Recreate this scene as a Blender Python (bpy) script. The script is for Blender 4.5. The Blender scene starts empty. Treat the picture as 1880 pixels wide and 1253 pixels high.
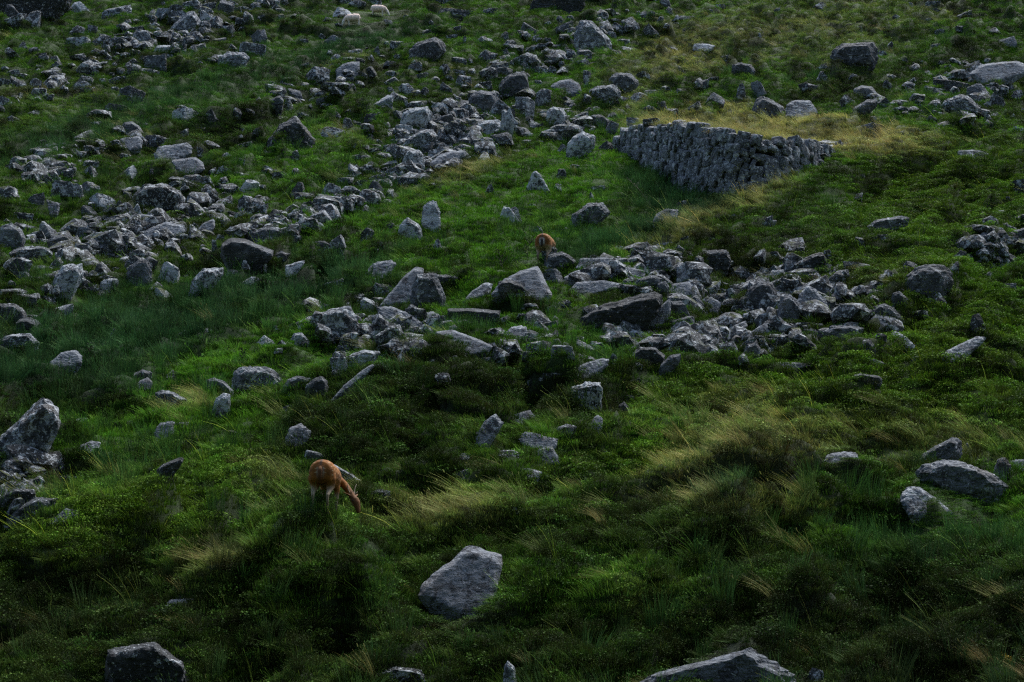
import bpy, bmesh, math, random
import numpy as np
from mathutils import Vector, Matrix
random.seed(7); RNG = np.random.default_rng(11)
scene = bpy.context.scene
C = scene.collection

# ------------------------------------------------------------- camera
PITCH = math.radians(4.0)
FPX = 3133.3                       # 60 mm lens on a 36 mm sensor, in photo pixels (1880 wide)
cd = bpy.data.cameras.new('camera'); cam = bpy.data.objects.new('camera', cd); C.objects.link(cam)
cd.lens = 60; cd.sensor_width = 36; cd.clip_start = 0.5; cd.clip_end = 2000
cam.location = (0, 0, 0); cam.rotation_euler = (math.radians(90) + PITCH, 0, 0)
scene.camera = cam
# ------------------------------------------------------------- sky, sun, exposure
SUN_EL, SUN_AZ = math.radians(56), math.radians(32)      # soft light from uphill, a little to the right
world = bpy.data.worlds.new('World'); scene.world = world; world.use_nodes = True
wn = world.node_tree.nodes; bg = wn['Background']
sky = wn.new('ShaderNodeTexSky'); sky.sky_type = 'NISHITA'; sky.sun_disc = False
sky.sun_elevation = SUN_EL; sky.sun_rotation = SUN_AZ; sky.dust_density = 1.6; sky.ozone_density = 1.0
world.node_tree.links.new(sky.outputs[0], bg.inputs[0]); bg.inputs[1].default_value = 0.090
sl = bpy.data.lights.new('sun', 'SUN'); sl.energy = 2.1; sl.angle = math.radians(34); sl.color = (1.0, 0.99, 0.97)
so = bpy.data.objects.new('sun', sl); C.objects.link(so)
sd = Vector((math.sin(SUN_AZ)*math.cos(SUN_EL), math.cos(SUN_AZ)*math.cos(SUN_EL), math.sin(SUN_EL)))
so.rotation_euler = sd.to_track_quat('Z', 'Y').to_euler()
scene.view_settings.view_transform = 'Standard'; scene.view_settings.look = 'None'
scene.view_settings.exposure = 1.62; scene.view_settings.gamma = 1.0
scene.cycles.use_denoising = False; scene.cycles.filter_width = 1.3
scene.cycles.max_bounces = 4; scene.cycles.diffuse_bounces = 2; scene.cycles.glossy_bounces = 1
scene.cycles.transmission_bounces = 2; scene.cycles.transparent_max_bounces = 4

# ------------------------------------------------------------- noise
def _h(ix, iy, iz, s):
    n = (ix.astype(np.int64)*374761393 + iy.astype(np.int64)*668265263 + iz.astype(np.int64)*2147483647 + s*1442695041) & 0xffffffff
    n = ((n ^ (n >> 13))*1274126177) & 0xffffffff
    n = ((n ^ (n >> 16))*2246822519) & 0xffffffff
    return ((n ^ (n >> 15)) & 0xffffff)/float(0xffffff)*2-1
def noise3(x, y, z, s=0):
    x = np.asarray(x, float); y = np.asarray(y, float); z = np.asarray(z, float)
    ix, iy, iz = np.floor(x), np.floor(y), np.floor(z)
    fx, fy, fz = x-ix, y-iy, z-iz
    q = lambda t: t*t*t*(t*(t*6-15)+10)
    ux, uy, uz = q(fx), q(fy), q(fz)
    r = 0
    for a in (0, 1):
        wx = ux if a else 1-ux
        for b in (0, 1):
            wy = uy if b else 1-uy
            for c in (0, 1):
                r = r + wx*wy*(uz if c else 1-uz)*_h(ix+a, iy+b, iz+c, s)
    return r
def noise2(x, y, s=0):
    x = np.asarray(x, float); y = np.asarray(y, float)
    ix, iy = np.floor(x), np.floor(y); fx, fy = x-ix, y-iy
    q = lambda t: t*t*t*(t*(t*6-15)+10)
    ux, uy = q(fx), q(fy); z = np.zeros_like(ix)
    return ((1-ux)*(1-uy)*_h(ix, iy, z, s)+ux*(1-uy)*_h(ix+1, iy, z, s)+(1-ux)*uy*_h(ix, iy+1, z, s)+ux*uy*_h(ix+1, iy+1, z, s))
def fbm2(x, y, o=3, s=0):
    r = 0; a = 1; t = 0
    for i in range(o):
        r = r+a*noise2(x*2**i+17.3*i, y*2**i-9.1*i, s+i); t += a; a *= .5
    return r/t
def sstep(a, b, x):
    t = np.clip((x-a)/(b-a), 0, 1); return t*t*(3-2*t)

# ------------------------------------------------------------- the lie of the land
def base(x, y):
    b = -11.55+0.34*y+0.0006*np.maximum(0, y-55)**2
    near = -1.75-0.45*y+0.75*np.maximum(0, -y-2)      # valley side where the camera stands, raised out of view to block low sky
    return np.maximum(b, near)+0.5*np.exp(-np.abs(b-near)*1.2)
def ray(u, v):
    dx = (u-940)/FPX; dz = (626.5-v)/FPX
    cy = math.cos(PITCH)-dz*math.sin(PITCH); cz = math.sin(PITCH)+dz*math.cos(PITCH)
    return dx/cy, cz/cy                       # x and z for each metre of y
def G(u, v):
    """map a place in view to the smooth hillside (x, y)"""
    rx, rz = ray(u, v); lo, hi = 14.0, 190.0
    for _ in range(40):
        m = .5*(lo+hi)
        if rz*m > float(base(np.array(0.), np.array(m))): lo = m
        else: hi = m
    return rx*lo, lo
def project(x, y, z):
    cp, sp = math.cos(PITCH), math.sin(PITCH)
    f = y*cp+z*sp; up = -y*sp+z*cp
    return 940+FPX*x/f, 626.5-FPX*up/f

# mounds (u, v, half width m, half depth m, height m)
MOUNDS = [(u, v, *G(u, v), a, b, h*1.35) for u, v, a, b, h in [
    (760, 740, 2.2, 2.0, .55), (650, 815, 1.1, 1.2, .35), (560, 790, .5, .5, .35), (230, 1010, 2.4, 1.5, .45), (330, 905, 1.3, .9, .25),
    (1100, 985, 2.4, 1.8, .4), (1440, 735, .8, .8, .28), (1570, 775, 1.0, .9, .32), (1750, 715, 1.8, 1.5, .5), (1520, 700, 1.1, .8, .3),
    (1330, 900, 1.2, 1.0, .3), (1350, 1010, 1.6, 1.1, .3), (560, 1060, 1.6, 1.1, .3), (1700, 560, 2.6, 2.5, .6), (1640, 470, 3.0, 2.0, .6),
    (1760, 330, 4.5, 3.5, .9), (440, 225, 2.2, 1.6, .5), (620, 990, 1.3, 1.0, .2), (1060, 1120, 1.3, .8, .35), (400, 1110, 1.4, .9, .4),
    (930, 680, 1.4, 1.0, .3), (1080, 740, .8, .8, .3), (900, 830, 1.3, 1.0, .15), (760, 240, 1.8, 1.2, .4), (300, 800, 1.2, 1.0, .2)]]
# crest that runs up right in front of the wall
CREST = [(*G(u, v), h) for u, v, h in [(1080, 500, .1), (1180, 470, .3), (1290, 425, .55), (1400, 392, .8), (1500, 355, 1.0), (1600, 310, 1.2), (1700, 280, 1.3), (1900, 250, 1.0), (2150, 235, .5)]]
# the wall's line: place, foot row, top row
WALL = [(1135, 280, 262), (1165, 298, 238), (1210, 320, 230), (1260, 345, 232), (1310, 362, 243), (1350, 371, 246), (1395, 372, 252), (1440, 366, 262), (1490, 352, 270), (1545, 330, 296)]
WL = []
for u, vb, vt in WALL:
    x, y = G(u, vb); WL.append((x, y, ray(u, vt)[1]*y))      # foot, and the height of the top course
WX = np.array([w[0] for w in WL]); WY = np.array([w[1] for w in WL]); WZ = np.array([w[2] for w in WL])
CX = np.array([c[0] for c in CREST]); CY = np.array([c[1] for c in CREST]); CH = np.array([c[2] for c in CREST])
CALM = [(*G(605, 925), 1.3), (*G(1004, 475), 1.2), (*G(648, 48), 3.0), (*G(694, 31), 3.0)]
def terrace(x, y):
    """small turf banks: a gentle tread, then a steep riser facing downhill"""
    dz = 0; ris = 0
    for lam, amp, s, tilt in ((8.5, .80, 91, -1.15), (3.0, .50, 71, -.95), (1.3, .22, 75, -.5)):
        k = 1+.55*sstep(45, 110, y)
        ph = (y+tilt*x)/(lam*k)+1.5*fbm2(x/(3.4*k)+s, y/(4.2*k), 2, s)
        f = ph-np.floor(ph)
        w = .16 if lam < 5 else .12
        prof = np.where(f < w, sstep(0, w, f), 1-(f-w)/(1-w))
        a = amp*k**.4*np.clip(noise2(x/(3.0*k)+5, y/(4.5*k), s+2)*1.3+.25, 0, 1)
        dz = dz+a*(prof-.5); ris = np.maximum(ris, np.where(f < w+.01, 1., 0.)*np.clip(a/.25, 0, 1))
    return dz, ris
def H(x, y):
    x = np.asarray(x, float); y = np.asarray(y, float)
    z = base(x, y)
    # terracettes and hummocks drawn out along the fall of the ground
    a = math.radians(62); ca, sa = math.cos(a), math.sin(a)
    p = x*ca+y*sa; q = -x*sa+y*ca
    far = sstep(50, 110, y)
    z = z+(.38+.35*far)*fbm2(p/9.0, q/4.0, 3, 3)
    wp = fbm2(x/3.1, y/3.1, 2, 41)
    rid = 1-np.abs(noise2(p/3.6+wp*.6, q/1.7+wp*.8, 9))
    quiet = 1-.8*np.exp(-((x-WX[5])/7)**2-((y-WY[5]-4)/6)**2)
    for a_, b_, r_ in CALM: quiet = quiet*(1-.85*np.exp(-(((x-a_)/r_)**2+((y-b_)/(r_*1.3))**2)**2))
    z = z+(.40+.30*far)*(rid-.6)*quiet
    z = z+quiet*((.28+.16*far)*noise2(p/1.25, q/.7, 15)+.11*noise2(x/.5, y/.42, 21)+.035*noise2(x/.19, y/.17, 25))
    z = z+terrace(x, y)[0]*quiet
    for u, v, mx, my, ra, rb, h in MOUNDS:
        d = ((x-mx)/ra)**2+((y-my)/rb)**2
        m = d < 9
        if np.any(m): z = z+np.where(m, h*np.exp(-d*.9), 0)
    # crest in front of the wall: gentle towards the viewer, falling off sharply behind
    cy = np.interp(x, CX, CY); ch = np.interp(x, CX, CH, left=0, right=CH[-1])
    t = y-cy
    z = z+ch*np.where(t < 0, np.exp(-(t/3.4)**2), np.exp(-(t/1.3)**2))
    # hollow at the wall's foot, raised terrace behind it
    wy = np.interp(x, WX, WY); wz = np.interp(x, WX, WZ)
    inn = sstep(WX[0]-.6, WX[0]+1.2, x)*(1-sstep(WX[-1], WX[-1]+4.0, x))
    t = y-wy
    k = inn*np.where(t > 0, sstep(.05, .40, t)*(1-sstep(5.0, 15.0, t)), 0)
    z = z*(1-k)+k*(wz-.06+.235*np.maximum(t, 0)+.05*noise2(x/.8, y/.8, 33)+.02*noise2(x/.25, y/.25, 34))
    return z
def cast(u, v):
    """where the line of sight through a place in view meets the ground"""
    rx, rz = ray(u, v)
    ys = np.geomspace(17, 190, 2600); hs = H(rx*ys, ys)
    k = np.where(hs >= rz*ys)[0]
    if len(k) == 0: return rx*150, 150., float(H(rx*150, 150.))
    k = max(int(k[0]), 1)
    lo, hi = ys[k-1], ys[k]
    for _ in range(14):
        m = .5*(lo+hi)
        if float(H(rx*m, m)) >= rz*m: hi = m
        else: lo = m
    return rx*hi, hi, float(H(rx*hi, hi))

# ------------------------------------------------------------- helpers
def link(name, me, mat=None, parent=None, label=None, cat=None, group=None, kind=None):
    o = bpy.data.objects.new(name, me); C.objects.link(o)
    if mat and me is not None: me.materials.append(mat)
    if parent: o.parent = parent
    for k, v in (('label', label), ('category', cat), ('group', group), ('kind', kind)):
        if v: o[k] = v
    return o
def mesh_np(name, V, F, smooth=False):
    """V (n,3); F (m,3) or (m,4) int array"""
    V = np.ascontiguousarray(V, dtype=np.float32); F = np.ascontiguousarray(F, dtype=np.int32)
    me = bpy.data.meshes.new(name); k = F.shape[1]
    me.vertices.add(len(V)); me.vertices.foreach_set('co', V.ravel())
    me.loops.add(F.size); me.loops.foreach_set('vertex_index', F.ravel())
    me.polygons.add(len(F)); me.polygons.foreach_set('loop_start', np.arange(0, F.size, k, dtype=np.int32))
    me.polygons.foreach_set('loop_total', np.full(len(F), k, dtype=np.int32))
    me.polygons.foreach_set('use_smooth', np.full(len(F), smooth, dtype=bool))
    me.update(calc_edges=True); me.validate()
    return me
def set_col(me, name, arr):
    at = me.attributes.new(name, 'FLOAT_COLOR', 'POINT')
    a = np.ones((len(arr), 4), np.float32); a[:, :3] = arr; at.data.foreach_set('color', a.ravel())
class NT:
    def __init__(s, name):
        s.m = bpy.data.materials.new(name); s.m.use_nodes = True; s.t = s.m.node_tree
        s.b = s.t.nodes['Principled BSDF']; s.out = s.t.nodes['Material Output']
    def n(s, t, **kw):
        o = s.t.nodes.new(t)
        for k, v in kw.items():
            if k.startswith('i_'): o.inputs[int(k[2:]) if k[2:].isdigit() else k[2:]].default_value = v
            else: setattr(o, k, v)
        return o
    def l(s, a, b): s.t.links.new(a, b)
    def noise(s, vec, scale, detail=3, rough=.55, dist=0):
        o = s.n('ShaderNodeTexNoise'); o.inputs['Scale'].default_value = scale; o.inputs['Detail'].default_value = detail
        o.inputs['Roughness'].default_value = rough; o.inputs['Distortion'].default_value = dist; s.l(vec, o.inputs['Vector']); return o.outputs['Fac']
    def math(s, op, a, b=None, clamp=False):
        o = s.n('ShaderNodeMath', operation=op); o.use_clamp = clamp
        for i, q in enumerate((a, b)):
            if q is None: continue
            if isinstance(q, (int, float)): o.inputs[i].default_value = q
            else: s.l(q, o.inputs[i])
        return o.outputs[0]
    def ramp(s, f, lo, hi):
        o = s.n('ShaderNodeMapRange'); o.interpolation_type = 'SMOOTHSTEP'
        s.l(f, o.inputs[0])
        for i, q in ((1, lo), (2, hi)):
            if isinstance(q, (int, float)): o.inputs[i].default_value = q
            else: s.l(q, o.inputs[i])
        return o.outputs[0]
    def mix(s, f, a, b, mode='MIX'):
        o = s.n('ShaderNodeMix', data_type='RGBA', blend_type=mode)
        for i, q in ((0, f), (6, a), (7, b)):
            if isinstance(q, (int, float)): o.inputs[i].default_value = q
            elif isinstance(q, tuple): o.inputs[i].default_value = (*q, 1)
            else: s.l(q, o.inputs[i])
        return o.outputs[2]
    def bump(s, h, strength, dist):
        o = s.n('ShaderNodeBump'); o.inputs['Strength'].default_value = strength; o.inputs['Distance'].default_value = dist
        s.l(h, o.inputs['Height']); s.l(o.outputs[0], s.b.inputs['Normal']); return o

# ------------------------------------------------------------- materials
def rock_material(name, drk=(.030, .033, .033), lgt=(.185, .200, .222)):
    t = NT(name)
    tc = t.n('ShaderNodeTexCoord').outputs['Object']
    oi = t.n('ShaderNodeObjectInfo'); off = t.n('ShaderNodeVectorMath', operation='ADD'); sc = t.n('ShaderNodeVectorMath', operation='SCALE')
    t.l(oi.outputs['Location'], sc.inputs[0]); sc.inputs['Scale'].default_value = .37
    t.l(tc, off.inputs[0]); t.l(sc.outputs[0], off.inputs[1]); P = off.outputs[0]
    sep = t.n('ShaderNodeSeparateColor'); t.l(oi.outputs['Color'], sep.inputs[0])
    lich, bri, moss = sep.outputs[0], sep.outputs[1], sep.outputs[2]
    n1 = t.noise(P, 2.2, 6, .62, .4); n2 = t.noise(P, 9, 5, .7); n3 = t.noise(P, 30, 3, .7)
    st = t.n('ShaderNodeMapping'); st.inputs['Scale'].default_value = (1.5, 1.5, 8); st.inputs['Rotation'].default_value = (.5, .35, 0); t.l(P, st.inputs[0])
    n4 = t.noise(st.outputs[0], 1.6, 4, .6, .5)
    f = t.math('ADD', t.math('MULTIPLY', n1, .55), t.math('MULTIPLY', n2, .30)); f = t.math('ADD', f, t.math('MULTIPLY', n4, .25))
    f = t.math('ADD', f, t.math('MULTIPLY', n3, .12))
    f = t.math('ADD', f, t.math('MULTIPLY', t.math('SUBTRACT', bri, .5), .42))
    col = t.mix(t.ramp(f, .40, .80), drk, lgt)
    # faint warm stain
    col = t.mix(t.math('MULTIPLY', t.ramp(t.noise(P, 1.3, 3), .56, .74), .35), col, (.20, .16, .12))
    # black crust in blotches
    col = t.mix(t.math('MULTIPLY', t.ramp(t.noise(P, 4.0, 6, .72, .8), .50, .60), .8), col, (.030, .031, .034))
    # white lichen in sharp edged blotches, more of it on the lichened rocks
    lo = t.math('SUBTRACT', .66, t.math('MULTIPLY', lich, .19))
    l1 = t.ramp(t.noise(P, 4.2, 6, .66, .6), lo, t.math('ADD', lo, .035))
    l2 = t.ramp(t.noise(P, 15.0, 4, .7, .3), t.math('SUBTRACT', .64, t.math('MULTIPLY', lich, .11)), t.math('SUBTRACT', .67, t.math('MULTIPLY', lich, .11)))
    lf = t.math('MAXIMUM', l1, l2)
    col = t.mix(t.math('MULTIPLY', lf, .85), col, (.44, .465, .48))
    # moss lies on what faces up
    ge = t.n('ShaderNodeNewGeometry'); sx = t.n('ShaderNodeSeparateXYZ'); t.l(ge.outputs['True Normal'], sx.inputs[0])
    mf = t.math('MULTIPLY', t.ramp(sx.outputs[2], .35, .8), t.ramp(t.noise(P, 3.0, 4, .6), t.math('SUBTRACT', .80, t.math('MULTIPLY', moss, .42)), t.math('SUBTRACT', .88, t.math('MULTIPLY', moss, .42))))
    col = t.mix(mf, col, t.mix(n2, (.030, .045, .012), (.075, .085, .022)))
    t.l(col, t.b.inputs['Base Color']); t.b.inputs['Roughness'].default_value = .88; t.b.inputs['Specular IOR Level'].default_value = .25
    hgt = t.math('ADD', t.math('MULTIPLY', n2, .6), t.math('MULTIPLY', n3, .3)); hgt = t.math('ADD', hgt, t.math('MULTIPLY', n4, .5))
    t.bump(hgt, 1.0, .14)
    return t.m
MAT_ROCK = rock_material('grey_lichened_rock')
MAT_WALL = rock_material('dark_walling_stone', (.020, .022, .025), (.165, .180, .200))
def attr_material(name, attr='tint', atype='GEOMETRY', bump=0, rough=.9, transl=0):
    t = NT(name)
    a = t.n('ShaderNodeAttribute', attribute_name=attr, attribute_type=atype)
    tc = t.n('ShaderNodeTexCoord').outputs['Object']
    col = t.mix(t.noise(tc, 14, 4, .7), (.55, .55, .55), (1.4, 1.4, 1.4)); col = t.mix(1.0, a.outputs['Color'], col, 'MULTIPLY')
    t.l(col, t.b.inputs['Base Color']); t.b.inputs['Roughness'].default_value = rough; t.b.inputs['Specular IOR Level'].default_value = .2
    if bump: t.bump(t.noise(tc, 22, 4, .7), .8, bump)
    return t.m
MAT_GROUND = attr_material('turf_and_peat', bump=.06)
MAT_COAT = attr_material('deer_coat', bump=.006, rough=.8)
MAT_WOOL = attr_material('sheep_wool', bump=.02)
def leaf_material(name):
    t = NT(name)
    a = t.n('ShaderNodeAttribute', attribute_name='tint', attribute_type='INSTANCER')
    b = t.n('ShaderNodeAttribute', attribute_name='shade', attribute_type='GEOMETRY')     # each blade's own paleness, base to tip
    rn = t.n('ShaderNodeObjectInfo').outputs['Random']
    col = t.mix(1.0, a.outputs['Color'], b.outputs['Color'], 'MULTIPLY')
    t.l(col, t.b.inputs['Base Color']); t.b.inputs['Roughness'].default_value = .7; t.b.inputs['Specular IOR Level'].default_value = .05
    tr = t.n('ShaderNodeBsdfTranslucent'); t.l(col, tr.inputs[0])
    mx = t.n('ShaderNodeMixShader'); mx.inputs[0].default_value = .18
    t.l(t.b.outputs[0], mx.inputs[1]); t.l(tr.outputs[0], mx.inputs[2]); t.l(mx.outputs[0], t.out.inputs[0])
    return t.m
MAT_LEAF = leaf_material('blades_and_leaves')

# ------------------------------------------------------------- what grows where
# (u, v, half width, half height, tilt degrees, kind, strength)  kinds: G bright turf, O olive tussock, Y straw, D dark heath, R rushes, P peat, B bilberry
PATCH = [
 (1430,240,230,30,5,'Y',6),(1560,255,100,26,0,'Y',5),(1330,215,120,14,0,'Y',3),(1330,385,140,22,-25,'Y',2.0),(1400,835,190,45,-18,'Y',1.5),(1250,815,90,25,-20,'Y',1.3),(790,940,120,38,-8,'Y',1.6),
 (400,1030,70,24,-10,'Y',1.4),(1250,90,180,50,-22,'Y',.9),(870,320,100,14,-18,'Y',1.6),(1360,745,90,30,10,'Y',1.2),(500,870,60,30,-10,'Y',1),(1700,800,110,50,0,'Y',.7),
 (1430,940,150,30,5,'Y',1.2),(1540,60,200,70,-10,'Y',.6),(350,745,40,16,0,'Y',1.6),(640,250,60,14,0,'Y',1),(1240,880,80,26,0,'Y',1),(1170,1090,80,40,0,'Y',.8),
 (1760,330,210,90,-5,'B',2.2),(1620,480,210,60,-5,'B',1.6),(1760,640,190,110,0,'B',2.4),(1560,720,220,85,0,'B',2.2),(1440,700,90,30,0,'B',1.4),
 (170,975,250,60,-14,'B',3),(330,905,140,30,-20,'B',2.4),(1130,590,40,20,0,'D',1),(770,720,190,55,5,'D',2.4),(680,810,130,50,5,'D',2.6),(570,790,50,40,0,'D',3),
 (1130,985,230,60,0,'D',2.2),(150,1110,260,90,0,'D',2.8),(560,1130,260,60,0,'D',1.6),(1000,1180,500,60,0,'D',1.4),(1700,1150,300,110,0,'D',1.5),(440,213,70,24,0,'D',3),
 (1300,720,160,50,0,'B',1.2),(930,670,120,36,0,'D',2),(1400,860,50,24,0,'D',1),(1080,730,70,40,0,'D',2),(1600,150,160,24,-15,'D',1.2),(1180,830,90,26,0,'B',1.6),(1060,860,160,30,-10,'B',1.2),
 (720,1040,200,40,0,'D',1.4),(1030,1010,60,60,0,'D',1),(1450,530,200,110,0,'P',1.6),(700,600,120,50,0,'P',1.0),(230,440,250,110,-10,'P',1.1),(820,220,170,110,-15,'P',1.3),(280,70,260,70,-15,'P',.8),(150,250,120,30,-10,'P',.4),
 (230,610,330,60,-12,'R',2.4),(560,520,140,40,-10,'R',2.0),(690,70,110,18,-12,'R',2.6),(450,145,190,20,-15,'R',2.2),(170,240,210,30,-15,'R',2.2),(1190,355,90,46,10,'R',3.2),
 (1290,370,50,36,0,'R',3.2),(1130,440,140,18,-10,'R',2),(1340,885,70,30,0,'R',3),(100,700,160,40,0,'R',1.6),(1750,1000,170,60,0,'R',.8),(1780,1080,150,80,0,'D',1),(230,840,80,30,-10,'R',1.4),
 (870,470,180,22,-10,'G',3),(900,370,200,50,-15,'G',2.2),(1080,320,80,40,0,'G',2.6),(560,640,110,60,-15,'G',1.8),(440,700,140,60,-15,'G',1.6),(1000,640,110,40,0,'G',2.4),(620,250,170,50,-12,'G',1.8),
 (1060,130,120,30,-20,'G',2.4),(180,800,140,50,-10,'G',1.2),(1200,830,90,40,0,'G',1.0),(480,330,130,50,-15,'G',1.6),(400,190,170,30,-15,'G',1.0),(250,30,120,25,-20,'G',1.4),(870,560,60,40,0,'G',1),(1600,960,170,50,0,'G',1.2),(600,1090,200,40,0,'G',1.2),(1100,1060,180,60,0,'G',1.2),
]
KN = 'GOYDRPB'
def weights(x, y, z):
    u, v = project(x, y, z)
    n = lambda s, k, q: noise2(x/k+q, y/(k*1.6), s)
    W = {'G': 1.05+.9*n(51, 5, 0), 'O': .80+.7*n(52, 4, 3), 'Y': .02+.45*n(53, 3.2, 7), 'D': .25+.8*n(54, 3.6, 11), 'R': .1+.5*n(55, 5, 5), 'P': .18+.6*n(56, 2.2, 2), 'B': np.zeros_like(x)+.0}
    W = {k: np.maximum(a, 0)*np.ones_like(x) for k, a in W.items()}
    uu = u+26*noise2(x/1.3, y/2, 61); vv = v+14*noise2(x/1.1, y/2, 62)
    for pu, pv, a, b, t, k, s in PATCH:
        t = math.radians(t); du = uu-pu; dv = vv-pv
        p = du*math.cos(t)+dv*math.sin(t); q = -du*math.sin(t)+dv*math.cos(t)
        W[k] += s*1.6*np.exp(-((p/a)**2+(q/b)**2)**1.5)
    # lower slope: its dimness is put into extra dark heath and peat
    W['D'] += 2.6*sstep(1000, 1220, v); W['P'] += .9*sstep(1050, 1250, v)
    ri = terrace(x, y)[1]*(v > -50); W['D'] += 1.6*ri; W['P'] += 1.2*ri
    A = np.stack([W[k] for k in KN], -1)
    return A/A.sum(-1, keepdims=True)
TINT = {'G': (.060, .160, .014), 'O': (.058, .128, .018), 'Y': (.235, .245, .095), 'D': (.025, .046, .012), 'R': (.026, .072, .026), 'P': (.028, .040, .012), 'B': (.060, .115, .010)}
TM = np.array([TINT[k] for k in KN])*np.array([1.22 if k in 'GOYRB' else 1.0 for k in KN])[:, None]

# ------------------------------------------------------------- hillside
rs = np.concatenate([np.linspace(-2.2, -.42, 60, endpoint=False), np.linspace(-.42, .42, 640), np.linspace(.42, 2.2, 61)[1:]])
ysm = np.concatenate([np.linspace(-150, 20, 130, endpoint=False), np.geomspace(20, 150, 1150, endpoint=False), np.geomspace(150, 420, 50)])
R_, Y_ = np.meshgrid(rs, ysm); X_ = R_*(np.maximum(Y_, 20)+1.6*np.maximum(0, -Y_))
Z_ = H(X_, Y_)
nx, ny = len(rs), len(ysm)
idx = np.arange(nx*ny).reshape(ny, nx)
F_ = np.stack([idx[:-1, :-1], idx[:-1, 1:], idx[1:, 1:], idx[1:, :-1]], -1).reshape(-1, 4)
V_ = np.stack([X_, Y_, Z_], -1).reshape(-1, 3)
gm = mesh_np('hillside', V_, F_, True)
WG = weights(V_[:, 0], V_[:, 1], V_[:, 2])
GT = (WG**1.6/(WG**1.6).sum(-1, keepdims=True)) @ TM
GT = GT*.26+np.array([.003, .0035, .0015])  # self-shadow of the tufts is put into the ground tint
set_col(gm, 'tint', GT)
link('hillside', gm, MAT_GROUND, label='steep grassy hillside of turf, heath and peat', kind='structure')
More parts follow.
